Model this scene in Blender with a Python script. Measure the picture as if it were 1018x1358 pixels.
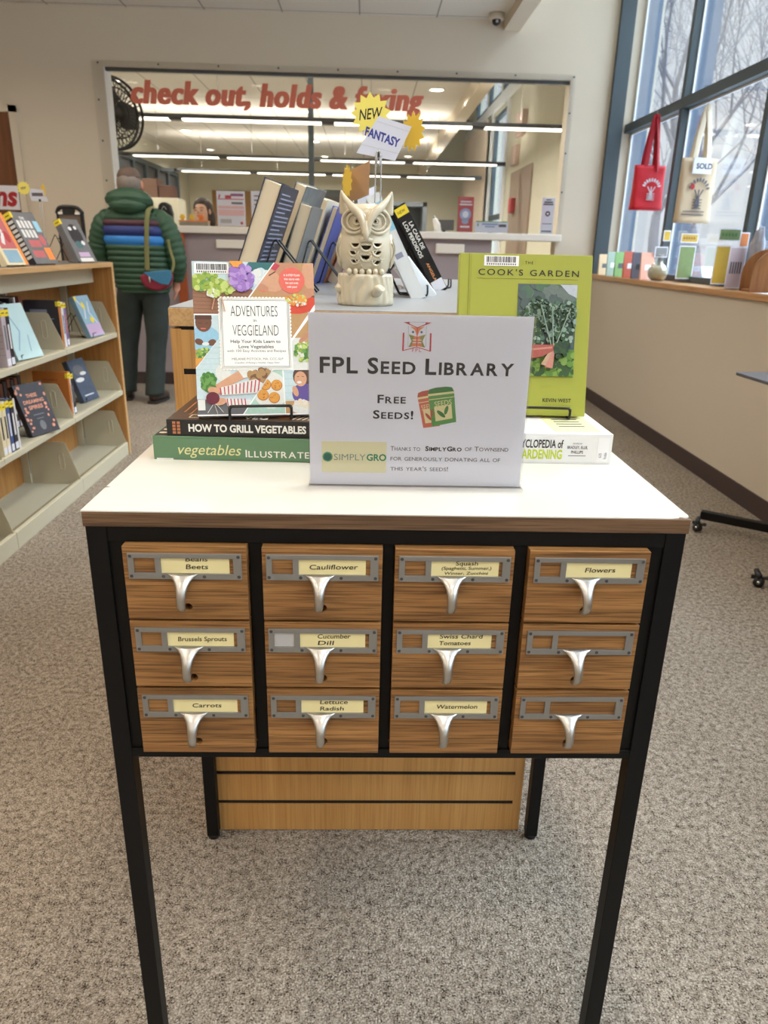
import bpy, bmesh, math, random
from mathutils import Vector, Matrix, Euler, noise
from math import radians, sin, cos, pi, sqrt, atan2

for o in list(bpy.data.objects):
    bpy.data.objects.remove(o)
scene = bpy.context.scene
COL = scene.collection
R = random.Random(7)

# ------------------------------------------------------------------ camera
f_px = 964.445
pitch, roll, yaw = 0.3478345, 0.0239020, -0.0307316
_f = Vector((0, cos(pitch), -sin(pitch)))
_r = Vector((1, 0, 0))
_u = _r.cross(_f)
_r2 = _r * cos(roll) + _u * sin(roll)
_u2 = -_r * sin(roll) + _u * cos(roll)
_Z = Matrix.Rotation(yaw, 3, 'Z')
_r2, _u2, _f = _Z @ _r2, _Z @ _u2, _Z @ _f
cam = bpy.data.objects.new('camera', bpy.data.cameras.new('camera'))
COL.objects.link(cam)
cam.matrix_world = Matrix(((_r2.x, _u2.x, -_f.x, -0.0317248),
                           (_r2.y, _u2.y, -_f.y, -0.8098641),
                           (_r2.z, _u2.z, -_f.z, 1.2164595),
                           (0, 0, 0, 1)))
cam.data.sensor_fit = 'HORIZONTAL'
cam.data.sensor_width = 36.0
cam.data.lens = f_px / 1018 * 36.0
cam.data.clip_start = 0.02
cam.data.clip_end = 300
cam.data.dof.use_dof = True
cam.data.dof.focus_distance = 1.05
cam.data.dof.aperture_fstop = 11.0
scene.camera = cam

# ------------------------------------------------------------------ sky and exposure
world = bpy.data.worlds.new('overcast_sky')
scene.world = world
world.use_nodes = True
wn = world.node_tree.nodes
wl = world.node_tree.links
bg = wn['Background']
tc = wn.new('ShaderNodeTexCoord')
sep = wn.new('ShaderNodeSeparateXYZ')
rmp = wn.new('ShaderNodeValToRGB')
rmp.color_ramp.elements[0].position = 0.33
rmp.color_ramp.elements[0].color = (0.83, 0.91, 0.985, 1)
rmp.color_ramp.elements[1].position = 0.7
rmp.color_ramp.elements[1].color = (0.70, 0.86, 1.0, 1)
wl.new(tc.outputs['Generated'], sep.inputs[0])
wl.new(sep.outputs['Z'], rmp.inputs[0])
wl.new(rmp.outputs[0], bg.inputs['Color'])
# overcast sky: several times brighter overhead than at the horizon
SKY_LOW, SKY_HIGH = 1.34, 17.0
mr = wn.new('ShaderNodeMapRange')
mr.inputs['From Min'].default_value = 0.32; mr.inputs['From Max'].default_value = 0.75
mr.inputs['To Min'].default_value = SKY_LOW; mr.inputs['To Max'].default_value = SKY_HIGH
wl.new(sep.outputs['Z'], mr.inputs['Value'])
wl.new(mr.outputs['Result'], bg.inputs['Strength'])
scene.view_settings.view_transform = 'Standard'
scene.view_settings.look = 'None'
scene.view_settings.exposure = 0.0
scene.view_settings.gamma = 1.0
scene.view_settings.use_curve_mapping = False
LAMP = 8.0         # watts of each ceiling downlight of the reading room
OFFICE = 2.6        # brightness of the office tubes seen from below
UPLIGHT = 30.0      # brightness of the upper side of the office tubes
WARM = (1.0, 0.88, 0.74)


# ------------------------------------------------------------------ materials
def S(r, g, b):
    def c(v):
        v /= 255.0
        return v / 12.92 if v <= 0.04045 else ((v + 0.055) / 1.055) ** 2.4
    return (c(r), c(g), c(b), 1.0)


MATS = {}


def mat(name, col=(128, 128, 128), rough=0.5, metal=0.0, spec=0.5, noise_=None, bump=None, emit=0.0, coat=0.0):
    """plain or slightly mottled material; noise_=(scale, darker factor), bump=(scale, strength)"""
    if name in MATS:
        return MATS[name]
    m = bpy.data.materials.new(name)
    m.use_nodes = True
    nt = m.node_tree
    b = nt.nodes['Principled BSDF']
    c = S(*col)
    b.inputs['Base Color'].default_value = c
    b.inputs['Roughness'].default_value = rough
    b.inputs['Metallic'].default_value = metal
    b.inputs['Specular IOR Level'].default_value = spec
    if coat:
        b.inputs['Coat Weight'].default_value = coat
    if emit:
        b.inputs['Emission Color'].default_value = c
        b.inputs['Emission Strength'].default_value = emit
    if noise_ or bump:
        t = nt.nodes.new('ShaderNodeTexCoord')
    if noise_:
        n = nt.nodes.new('ShaderNodeTexNoise')
        n.inputs['Scale'].default_value = noise_[0]
        n.inputs['Detail'].default_value = 4
        mx = nt.nodes.new('ShaderNodeMix')
        mx.data_type = 'RGBA'
        mx.inputs[6].default_value = [v * noise_[1] for v in c[:3]] + [1]
        mx.inputs[7].default_value = c
        nt.links.new(t.outputs['Object'], n.inputs['Vector'])
        nt.links.new(n.outputs['Fac'], mx.inputs[0])
        nt.links.new(mx.outputs[2], b.inputs['Base Color'])
    if bump:
        n = nt.nodes.new('ShaderNodeTexNoise')
        n.inputs['Scale'].default_value = bump[0]
        n.inputs['Detail'].default_value = 3
        bp = nt.nodes.new('ShaderNodeBump')
        bp.inputs['Strength'].default_value = bump[1]
        bp.inputs['Distance'].default_value = 0.004
        nt.links.new(t.outputs['Object'], n.inputs['Vector'])
        nt.links.new(n.outputs['Fac'], bp.inputs['Height'])
        nt.links.new(bp.outputs[0], b.inputs['Normal'])
    MATS[name] = m
    return m


def wood(name, light, dark, axis='X', scale=1.0, rough=0.45, grain=1.0):
    m = bpy.data.materials.new(name)
    m.use_nodes = True
    nt = m.node_tree
    N, Lk = nt.nodes, nt.links
    b = N['Principled BSDF']
    b.inputs['Roughness'].default_value = rough
    t = N.new('ShaderNodeTexCoord')
    oi = N.new('ShaderNodeObjectInfo')
    mul = N.new('ShaderNodeVectorMath'); mul.operation = 'SCALE'
    comb = N.new('ShaderNodeCombineXYZ')
    for i in range(3):
        Lk.new(oi.outputs['Random'], comb.inputs[i])
    Lk.new(comb.outputs[0], mul.inputs[0]); mul.inputs['Scale'].default_value = 7.0
    add = N.new('ShaderNodeVectorMath'); add.operation = 'ADD'
    Lk.new(t.outputs['Object'], add.inputs[0]); Lk.new(mul.outputs[0], add.inputs[1])
    mp = N.new('ShaderNodeMapping')
    s = [85 * scale] * 3
    s['XYZ'.index(axis)] = 3.6 * scale
    mp.inputs['Scale'].default_value = s
    Lk.new(add.outputs[0], mp.inputs['Vector'])
    n1 = N.new('ShaderNodeTexNoise'); n1.inputs['Scale'].default_value = 1.0; n1.inputs['Detail'].default_value = 5; n1.inputs['Distortion'].default_value = 0.35
    Lk.new(mp.outputs[0], n1.inputs['Vector'])
    mp2 = N.new('ShaderNodeMapping')
    s2 = [520 * scale] * 3
    s2['XYZ'.index(axis)] = 11.0 * scale
    mp2.inputs['Scale'].default_value = s2
    Lk.new(add.outputs[0], mp2.inputs['Vector'])
    n2 = N.new('ShaderNodeTexNoise'); n2.inputs['Scale'].default_value = 1.0; n2.inputs['Detail'].default_value = 2
    Lk.new(mp2.outputs[0], n2.inputs['Vector'])
    r1 = N.new('ShaderNodeValToRGB')
    r1.color_ramp.elements[0].position = 0.30; r1.color_ramp.elements[0].color = S(*dark)
    r1.color_ramp.elements[1].position = 0.70; r1.color_ramp.elements[1].color = S(*light)
    Lk.new(n1.outputs['Fac'], r1.inputs[0])
    r2 = N.new('ShaderNodeValToRGB')
    g = 1 - 0.55 * grain
    r2.color_ramp.elements[0].position = 0.36; r2.color_ramp.elements[0].color = (g, g * .96, g * .9, 1)
    r2.color_ramp.elements[1].position = 0.54; r2.color_ramp.elements[1].color = (1, 1, 1, 1)
    Lk.new(n2.outputs['Fac'], r2.inputs[0])
    mx = N.new('ShaderNodeMix'); mx.data_type = 'RGBA'; mx.blend_type = 'MULTIPLY'; mx.inputs[0].default_value = 1.0
    Lk.new(r1.outputs[0], mx.inputs[6]); Lk.new(r2.outputs[0], mx.inputs[7])
    Lk.new(mx.outputs[2], b.inputs['Base Color'])
    MATS[name] = m
    return m


def carpet():
    m = bpy.data.materials.new('loop_carpet')
    m.use_nodes = True
    nt = m.node_tree; N, Lk = nt.nodes, nt.links
    b = N['Principled BSDF']; b.inputs['Roughness'].default_value = 0.95; b.inputs['Specular IOR Level'].default_value = 0.1
    t = N.new('ShaderNodeTexCoord')
    v = N.new('ShaderNodeTexVoronoi'); v.inputs['Scale'].default_value = 210
    n0 = N.new('ShaderNodeTexNoise'); n0.inputs['Scale'].default_value = 330; n0.inputs['Detail'].default_value = 3
    n1 = N.new('ShaderNodeTexNoise'); n1.inputs['Scale'].default_value = 70; n1.inputs['Detail'].default_value = 4
    n2 = N.new('ShaderNodeTexNoise'); n2.inputs['Scale'].default_value = 3; n2.inputs['Detail'].default_value = 3
    for n in (v, n0, n1, n2):
        Lk.new(t.outputs['Object'], n.inputs['Vector'])
    r = N.new('ShaderNodeValToRGB')
    e = r.color_ramp.elements
    e[0].position = 0.38; e[0].color = S(52, 45, 38)
    e[1].position = 0.60; e[1].color = S(194, 183, 168)
    k = e.new(0.45); k.color = S(146, 134, 120)
    a = N.new('ShaderNodeMath'); a.operation = 'MULTIPLY_ADD'; a.inputs[1].default_value = 0.62; 
    Lk.new(n0.outputs['Fac'], a.inputs[0])
    a2 = N.new('ShaderNodeMath'); a2.operation = 'MULTIPLY'; a2.inputs[1].default_value = 0.38
    Lk.new(n1.outputs['Fac'], a2.inputs[0]); Lk.new(a2.outputs[0], a.inputs[2])
    Lk.new(a.outputs[0], r.inputs[0])
    # loops: dark between cells
    r3 = N.new('ShaderNodeValToRGB')
    r3.color_ramp.elements[0].position = 0.25; r3.color_ramp.elements[0].color = (1, 1, 1, 1)
    r3.color_ramp.elements[1].position = 0.85; r3.color_ramp.elements[1].color = (0.55, 0.53, 0.5, 1)
    Lk.new(v.outputs['Distance'], r3.inputs[0])
    mx = N.new('ShaderNodeMix'); mx.data_type = 'RGBA'; mx.blend_type = 'MULTIPLY'; mx.inputs[0].default_value = 0.9
    Lk.new(r.outputs[0], mx.inputs[6]); Lk.new(r3.outputs[0], mx.inputs[7])
    r4 = N.new('ShaderNodeValToRGB')
    r4.color_ramp.elements[0].position = 0.3; r4.color_ramp.elements[0].color = (0.88, 0.87, 0.86, 1)
    r4.color_ramp.elements[1].position = 0.7; r4.color_ramp.elements[1].color = (1, 1, 1, 1)
    Lk.new(n2.outputs['Fac'], r4.inputs[0])
    mx2 = N.new('ShaderNodeMix'); mx2.data_type = 'RGBA'; mx2.blend_type = 'MULTIPLY'; mx2.inputs[0].default_value = 1
    Lk.new(mx.outputs[2], mx2.inputs[6]); Lk.new(r4.outputs[0], mx2.inputs[7])
    Lk.new(mx2.outputs[2], b.inputs['Base Color'])
    bp = N.new('ShaderNodeBump'); bp.inputs['Strength'].default_value = 0.8; bp.inputs['Distance'].default_value = 0.004; bp.invert = True
    Lk.new(v.outputs['Distance'], bp.inputs['Height']); Lk.new(bp.outputs[0], b.inputs['Normal'])
    MATS['carpet'] = m
    return m


def glass(name, tint=(1, 1, 1), gloss=0.06, rough=0.02):
    """thin clear sheet: mostly transparent with a fresnel-like reflection"""
    m = bpy.data.materials.new(name)
    m.use_nodes = True
    nt = m.node_tree; N, Lk = nt.nodes, nt.links
    N.remove(N['Principled BSDF'])
    tr = N.new('ShaderNodeBsdfTransparent'); tr.inputs[0].default_value = (*tint, 1)
    gl = N.new('ShaderNodeBsdfGlossy'); gl.inputs['Roughness'].default_value = rough
    lw = N.new('ShaderNodeLayerWeight'); lw.inputs[0].default_value = 0.25
    ml = N.new('ShaderNodeMath'); ml.operation = 'MULTIPLY_ADD'; ml.inputs[1].default_value = 0.5; ml.inputs[2].default_value = gloss * 0.5
    Lk.new(lw.outputs['Fresnel'], ml.inputs[0])
    mx = N.new('ShaderNodeMixShader')
    Lk.new(ml.outputs[0], mx.inputs[0]); Lk.new(tr.outputs[0], mx.inputs[1]); Lk.new(gl.outputs[0], mx.inputs[2])
    Lk.new(mx.outputs[0], N['Material Output'].inputs['Surface'])
    MATS[name] = m
    return m


def tiles(name):
    """ceiling tiles: light board with thin tee-bar seams every 0.61 m"""
    m = bpy.data.materials.new(name); m.use_nodes = True
    nt = m.node_tree; N, Lk = nt.nodes, nt.links
    b = N['Principled BSDF']; b.inputs['Roughness'].default_value = 0.9
    t = N.new('ShaderNodeTexCoord')
    mp = N.new('ShaderNodeMapping'); mp.inputs['Location'].default_value = (0.11, 0.20, 0.0)
    Lk.new(t.outputs['Object'], mp.inputs['Vector'])
    br = N.new('ShaderNodeTexBrick')
    br.offset = 0.0; br.squash = 1.0
    br.inputs['Scale'].default_value = 1.0
    br.inputs['Brick Width'].default_value = 0.61; br.inputs['Row Height'].default_value = 1.22
    br.inputs['Mortar Size'].default_value = 0.006; br.inputs['Mortar Smooth'].default_value = 0.0
    br.inputs['Color1'].default_value = S(226, 222, 214); br.inputs['Color2'].default_value = S(222, 218, 210)
    br.inputs['Mortar'].default_value = S(150, 146, 140)
    Lk.new(mp.outputs[0], br.inputs['Vector'])
    n = N.new('ShaderNodeTexNoise'); n.inputs['Scale'].default_value = 120
    Lk.new(t.outputs['Object'], n.inputs['Vector'])
    mx = N.new('ShaderNodeMix'); mx.data_type = 'RGBA'; mx.blend_type = 'MULTIPLY'; mx.inputs[0].default_value = 0.12
    Lk.new(br.outputs['Color'], mx.inputs[6]); Lk.new(n.outputs['Fac'], mx.inputs[7])
    Lk.new(mx.outputs[2], b.inputs['Base Color'])
    MATS[name] = m
    return m


# ------------------------------------------------------------------ mesh builder
class B:
    """collects shapes (optionally through a matrix) into one mesh with several materials"""

    def __init__(s, M=None, m=None):
        s.bm = bmesh.new()
        s.M = M.copy() if M else Matrix()
        s.slots = []
        s.cur = 0
        if m:
            s.use(m)

    def use(s, m):
        if isinstance(m, str):
            m = MATS[m]
        if m not in s.slots:
            s.slots.append(m)
        s.cur = s.slots.index(m)
        return s

    def add(s, verts, faces, smooth=False):
        vs = [s.bm.verts.new(s.M @ Vector(v)) for v in verts]
        for f in faces:
            if len(set(f)) < 3:
                continue
            try:
                fc = s.bm.faces.new([vs[i] for i in f])
                fc.material_index = s.cur
                fc.smooth = smooth
            except ValueError:
                pass
        return vs

    def box(s, x0, y0, z0, x1, y1, z1, T=None):
        v = [(x, y, z) for z in (z0, z1) for y in (y0, y1) for x in (x0, x1)]
        if T is not None:
            v = [T @ Vector(p) for p in v]
        s.add(v, [(0, 2, 3, 1), (4, 5, 7, 6), (0, 1, 5, 4), (2, 6, 7, 3), (0, 4, 6, 2), (1, 3, 7, 5)])
        return s

    def prism(s, poly, n0, n1, T=None):
        """polygon in local xy, extruded along local z"""
        k = len(poly)
        v = [(p[0], p[1], n0) for p in poly] + [(p[0], p[1], n1) for p in poly]
        if T is not None:
            v = [T @ Vector(p) for p in v]
        area = sum(poly[i][0] * poly[(i + 1) % k][1] - poly[(i + 1) % k][0] * poly[i][1] for i in range(k))
        if area < 0:
            v = v[:k][::-1] + v[k:][::-1]
        s.add(v, [tuple(range(k))[::-1], tuple(range(k, 2 * k))] + [(i, (i + 1) % k, k + (i + 1) % k, k + i) for i in range(k)])
        return s

    def rect(s, u0, v0, u1, v1, n=0.0003, n0=0.0):
        return s.box(u0, v0, n0, u1, v1, n)

    def disc(s, u, v, ru, rv=None, n=0.0003, n0=0.0, k=24, rot=0.0, a0=0.0, a1=2 * pi):
        rv = rv or ru
        full = abs(a1 - a0 - 2 * pi) < 1e-6
        pts = []
        for i in range(k if full else k + 1):
            a = a0 + (a1 - a0) * i / k
            x, y = ru * cos(a), rv * sin(a)
            pts.append((u + x * cos(rot) - y * sin(rot), v + x * sin(rot) + y * cos(rot)))
        return s.prism(pts, n0, n)

    def stroke(s, pts, w, n=0.0003, n0=0.0):
        """flat line of width w through points in local xy"""
        for a, b in zip(pts, pts[1:]):
            dx, dy = b[0] - a[0], b[1] - a[1]
            l = math.hypot(dx, dy) or 1
            nx, ny = -dy / l * w / 2, dx / l * w / 2
            s.prism([(a[0] + nx, a[1] + ny), (a[0] - nx, a[1] - ny), (b[0] - nx, b[1] - ny), (b[0] + nx, b[1] + ny)], n0, n)
        return s

    def cyl(s, p0, p1, r0, r1=None, n=16, cap=True, smooth=True):
        r1 = r0 if r1 is None else r1
        return s.tube([p0, p1], [r0, r1], n, cap, smooth)

    def tube(s, pts, r, n=8, cap=True, smooth=True, closed=False, flat=1.0, up=None):
        pts = [Vector(p) for p in pts]
        k = len(pts)
        rs = r if isinstance(r, (list, tuple)) else [r] * k
        tang = []
        for i in range(k):
            if closed:
                d = pts[(i + 1) % k] - pts[i - 1]
            else:
                d = pts[min(i + 1, k - 1)] - pts[max(i - 1, 0)]
            tang.append(d.normalized() if d.length > 1e-9 else Vector((0, 0, 1)))
        ref = Vector(up) if up else (Vector((0, 0, 1)) if abs(tang[0].z) < 0.9 else Vector((0, 1, 0)))
        a = tang[0].cross(ref).normalized()
        rings = []
        for i in range(k):
            a = (a - tang[i] * a.dot(tang[i]))
            a = a.normalized() if a.length > 1e-6 else tang[i].orthogonal().normalized()
            b = tang[i].cross(a)
            rings.append([pts[i] + (a * cos(2 * pi * j / n) + b * (flat * sin(2 * pi * j / n))) * rs[i] for j in range(n)])
        v = [p for rg in rings for p in rg]
        fs = []
        for i in range(k if closed else k - 1):
            for j in range(n):
                i2 = (i + 1) % k
                fs.append((i * n + j, i * n + (j + 1) % n, i2 * n + (j + 1) % n, i2 * n + j))
        if cap and not closed:
            fs += [tuple(range(n))[::-1], tuple(range((k - 1) * n, k * n))]
        s.add(v, fs, smooth)
        return s

    def loft(s, rings, smooth=True, cap=True):
        n = len(rings[0]); k = len(rings)
        v = [p for rg in rings for p in rg]
        fs = [(i * n + j, i * n + (j + 1) % n, (i + 1) * n + (j + 1) % n, (i + 1) * n + j) for i in range(k - 1) for j in range(n)]
        if cap:
            fs += [tuple(range(n))[::-1], tuple(range((k - 1) * n, k * n))]
        s.add(v, fs, smooth)
        return s

    def lathe(s, prof, c=(0, 0, 0), n=32, sx=1.0, sy=1.0, cap=True, smooth=True):
        rings = [[(c[0] + r * sx * cos(2 * pi * j / n), c[1] + r * sy * sin(2 * pi * j / n), c[2] + z) for j in range(n)] for r, z in prof]
        return s.loft(rings, smooth, cap)

    def ball(s, c, rx, ry=None, rz=None, n=16, m=10, T=None, fn=None):
        ry = ry or rx; rz = rz or rx
        v = [(0, 0, -1)]
        for i in range(1, m):
            a = -pi / 2 + pi * i / m
            for j in range(n):
                b = 2 * pi * j / n
                v.append((cos(a) * cos(b), cos(a) * sin(b), sin(a)))
        v.append((0, 0, 1))
        out = []
        for p in v:
            q = Vector((p[0] * rx, p[1] * ry, p[2] * rz))
            if fn:
                q = q * fn(Vector(p))
            if T is not None:
                q = T @ q
            out.append(q + Vector(c))
        fs = [(0, 1 + (j + 1) % n, 1 + j) for j in range(n)]
        for i in range(m - 2):
            for j in range(n):
                a, b = 1 + i * n + j, 1 + i * n + (j + 1) % n
                fs.append((a, b, b + n, a + n))
        top = len(v) - 1
        base = 1 + (m - 2) * n
        fs += [(base + j, base + (j + 1) % n, top) for j in range(n)]
        s.add(out, fs, True)
        return s

    def plate(s, outer, holes, n0, n1):
        """flat plate (outline in local xy) with holes, thickness n0..n1"""
        bm = bmesh.new()
        for z in (n1, n0):
            ed = []
            for lp in [outer] + holes:
                vs = [bm.verts.new((p[0], p[1], z)) for p in lp]
                ed += [bm.edges.new((vs[i], vs[(i + 1) % len(vs)])) for i in range(len(vs))]
            bmesh.ops.triangle_fill(bm, use_beauty=True, edges=ed)
        bm.verts.index_update()
        v = [tuple(x.co) for x in bm.verts]
        fs = []
        for fc in bm.faces:
            idx = [x.index for x in fc.verts]
            up = fc.normal.z
            fc.normal_update()
            want = 1 if v[idx[0]][2] == n1 else -1
            if fc.normal.z * want < 0:
                idx = idx[::-1]
            fs.append(tuple(idx))
        half = len(v) // 2
        st = 0
        for q, lp in enumerate([outer] + holes):
            k = len(lp)
            for i in range(k):
                a, b = st + i, st + (i + 1) % k
                fs.append((a, b, b + half, a + half))
            st += k
        bm.free()
        s.add(v, fs)
        bmesh.ops.recalc_face_normals(s.bm, faces=s.bm.faces)
        return s

    def text(s, body, size, u, v, n=0.0005, align='LEFT', bold=0.0, shear=0.0, sx=1.0, rot=0.0, space=1.0, width=None):
        """lettering lying in local xy at height n; width= fit to this width"""
        me = text_mesh(body, align, bold, shear, space)
        xs = [p.co.x for p in me.vertices]
        if not xs:
            return s
        k = size
        kx = size * sx
        if width:
            kx = width / max(1e-6, max(xs) - min(xs))
        c, sn = cos(rot), sin(rot)
        off = min(xs) if (width and align == 'LEFT') else 0
        vs = []
        for p in me.vertices:
            x, y = (p.co.x - off) * kx, p.co.y * k
            vs.append((u + x * c - y * sn, v + x * sn + y * c, n))
        s.add(vs, [tuple(fc.vertices) for fc in me.polygons])
        return s

    def smallcaps(s, body, size, u, v, width, n=0.0005, bold=0.0, ratio=0.78, gap=0.07):
        """capitals with small capitals, fitted to a width"""
        cur = 0.0
        items = []
        for ch in body:
            if ch == ' ':
                cur += 0.3
                continue
            k = ratio if ch.islower() else 1.0
            me = text_mesh(ch.upper(), 'LEFT', bold, 0, 1)
            xs = [p.co.x for p in me.vertices]
            lo, hi = min(xs) * k, max(xs) * k
            items.append((me, cur - lo, k))
            cur += hi - lo + gap
        f = width / (cur - gap)
        for me, x0, k in items:
            s.add([(u + (p.co.x * k + x0) * f, v + p.co.y * k * size, n) for p in me.vertices], [tuple(fc.vertices) for fc in me.polygons])
        return s

    def build(s, name, parent=None, bevel=0.0, seg=2, label=None, origin=None, smooth_angle=None):
        me = bpy.data.meshes.new(name)
        if origin is not None:
            bmesh.ops.translate(s.bm, verts=s.bm.verts, vec=-Vector(origin))
        s.bm.to_mesh(me)
        s.bm.free()
        for m in s.slots:
            me.materials.append(m)
        o = bpy.data.objects.new(name, me)
        COL.objects.link(o)
        if origin is not None:
            o.location = origin
        if parent:
            o.parent = parent
        if bevel:
            md = o.modifiers.new('bevel', 'BEVEL')
            md.width = bevel; md.segments = seg; md.limit_method = 'ANGLE'; md.angle_limit = radians(40)
        if label:
            o['label'] = label
        return o


_TXT = {}


def text_mesh(body, align, bold, shear, space):
    key = (body, align, bold, shear, space)
    if key not in _TXT:
        cu = bpy.data.curves.new('lettering', 'FONT')
        cu.body = body
        cu.size = 1.0
        cu.align_x = align
        cu.offset = bold
        cu.shear = shear
        cu.space_character = space
        cu.resolution_u = 3
        cu.fill_mode = 'FRONT'
        ob = bpy.data.objects.new('lettering', cu)
        COL.objects.link(ob)
        dg = bpy.context.evaluated_depsgraph_get()
        _TXT[key] = bpy.data.meshes.new_from_object(ob.evaluated_get(dg))
        bpy.data.objects.remove(ob)
        bpy.data.curves.remove(cu)
    return _TXT[key]


def tag(o, label, cat, group=None, kind=None):
    o['label'] = label
    o['category'] = cat
    if group:
        o['group'] = group
    if kind:
        o['kind'] = kind
    return o


def thing(name, label, cat, loc=(0, 0, 0), rotz=0.0, group=None, M=None):
    o = bpy.data.objects.new(name, None)
    o.empty_display_size = 0.05
    COL.objects.link(o)
    if M is not None:
        o.matrix_world = M
    else:
        o.location = loc
        o.rotation_euler = (0, 0, rotz)
    return tag(o, label, cat, group)


def structure(o):
    o['kind'] = 'structure'
    return o


def frame(o, x, y, z):
    """matrix from an origin and three axes"""
    x, y, z = Vector(x), Vector(y), Vector(z)
    return Matrix(((x.x, y.x, z.x, o[0]), (x.y, y.y, z.y, o[1]), (x.z, y.z, z.z, o[2]), (0, 0, 0, 1)))


# local (u right, v up, n out) onto the front (-y) face / back (+y) face / spine (-x) face of a book or board
FRONT = frame((0, 0, 0), (1, 0, 0), (0, 0, 1), (0, -1, 0))


def back_of(w, t):
    return frame((w, t, 0), (-1, 0, 0), (0, 0, 1), (0, 1, 0))


def spine_of(t):
    return frame((0, t, 0), (0, -1, 0), (0, 0, 1), (-1, 0, 0))


def circle(u, v, r, k=20):
    return [(u + r * cos(2 * pi * i / k), v + r * sin(2 * pi * i / k)) for i in range(k)]


def rectpts(u0, v0, u1, v1):
    return [(u0, v0), (u1, v0), (u1, v1), (u0, v1)]


def burst(u, v, r, k=13, inner=0.72, sx=1.0, rot=0.0):
    pts = []
    for i in range(2 * k):
        a = pi * i / k + rot
        q = r if i % 2 == 0 else r * inner
        pts.append((u + q * cos(a) * sx, v + q * sin(a)))
    return pts


def smooth_path(pts, k=6):
    """Catmull-Rom through points"""
    P = [Vector(p) for p in pts]
    P = [P[0] * 2 - P[1]] + P + [P[-1] * 2 - P[-2]]
    out = []
    for i in range(1, len(P) - 2):
        for j in range(k):
            t = j / k
            a, b, c, d = P[i - 1], P[i], P[i + 1], P[i + 2]
            out.append(0.5 * ((2 * b) + (c - a) * t + (2 * a - 5 * b + 4 * c - d) * t * t + (3 * b - a - 3 * c + d) * t ** 3))
    out.append(P[-2])
    return out
# ------------------------------------------------------------------ material library
carpet(); tiles('ceiling_tile')
mat('wall_cream', (214, 203, 184), 0.85, bump=(60, .05))
mat('wall_office', (214, 211, 192), 0.85)
mat('wall_tan', (196, 185, 168), 0.85)
mat('baseboard_brown', (62, 48, 46), 0.6)
mat('mauve', (158, 146, 150), 0.7)
mat('counter_white', (232, 226, 216), 0.5)
mat('frame_dark', (66, 78, 84), 0.5, metal=0.0)
mat('frame_sky_reflection', (92, 106, 126), 0.5)
mat('frame_white', (232, 234, 234), 0.5)
mat('reveal_lit', (226, 228, 232), 0.7)
mat('black_metal', (10, 10, 11), 0.5, spec=.25)
mat('black_wire', (18, 18, 19), 0.35)
mat('black_plastic', (24, 24, 26), 0.5)
mat('dark_grey', (70, 72, 75), 0.5)
mat('mid_grey', (128, 128, 128), 0.5)
mat('light_grey', (185, 185, 186), 0.5)
mat('paper', (228, 230, 240), 0.7)
mat('paper_white', (240, 240, 240), 0.7)
mat('page_cream', (222, 208, 180), 0.85)
mat('ink', (34, 34, 40), 0.7)
mat('ink_grey', (96, 94, 104), 0.7)
mat('white', (240, 240, 238), 0.6)
mat('chrome', (205, 206, 208), 0.22, metal=1.0)
mat('steel_brushed', (158, 158, 156), 0.45, metal=0.8)
mat('pull_metal', (190, 188, 184), 0.34, metal=1.0)
mat('shelf_steel', (196, 190, 166), 0.5)
mat('yellow_label', (238, 214, 52), 0.6)
mat('laminate', (222, 216, 205), 0.22, coat=0.2)
mat('grey_top', (150, 154, 158), 0.35)
mat('dark_top', (98, 94, 90), 0.4)
wood('oak', (176, 127, 74), (128, 88, 47), 'X', 1.0, 0.45, 1.0)
wood('oak_edge', (132, 101, 73), (92, 69, 50), 'X', 1.0, 0.5, 0.8)
wood('maple', (206, 158, 96), (190, 140, 78), 'Z', 0.5, 0.45, 0.3)
wood('maple_edge', (214, 176, 126), (198, 158, 106), 'Y', 0.5, 0.45, 0.3)
wood('maple_end', (188, 138, 78), (168, 116, 60), 'Z', 0.4, 0.45, 0.3)
wood('sill_wood', (196, 150, 98), (172, 122, 74), 'Y', 0.5, 0.3, 0.3)
wood('door_wood', (120, 72, 34), (96, 54, 24), 'Z', 0.4, 0.4, 0.4)
wood('holder_wood', (160, 110, 66), (128, 82, 46), 'Z', 0.6, 0.4, 0.4)
glass('clear_glass', (0.985, 0.99, 0.995), 0.01)
glass('acrylic', (0.99, 0.99, 0.995), 0.06, 0.05)
glass('plexi', (0.975, 0.98, 0.985), 0.02, 0.03)

# ------------------------------------------------------------------ the room
XW, YB = 1.935, 5.95       # face of the right half wall, face of the back wall
HZ = 4.3                   # high strip of ceiling along the windows
b = B(m='carpet'); b.box(-5.2, -4.7, -0.06, 2.3, 17.2, 0.0)
structure(b.build('floor'))
b = B(m='ceiling_tile'); b.box(-5.2, -4.7, 2.95, 1.042, YB, 3.02)
structure(b.build('ceiling'))
b = B(m='wall_cream'); b.box(1.042, -4.7, 2.875, 1.171, YB, HZ)
structure(b.build('trim_1'))
b = B(m='wall_cream'); b.box(1.171, -4.7, HZ, 2.35, YB + .15, HZ + .08)
structure(b.build('ceiling_high'))
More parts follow.
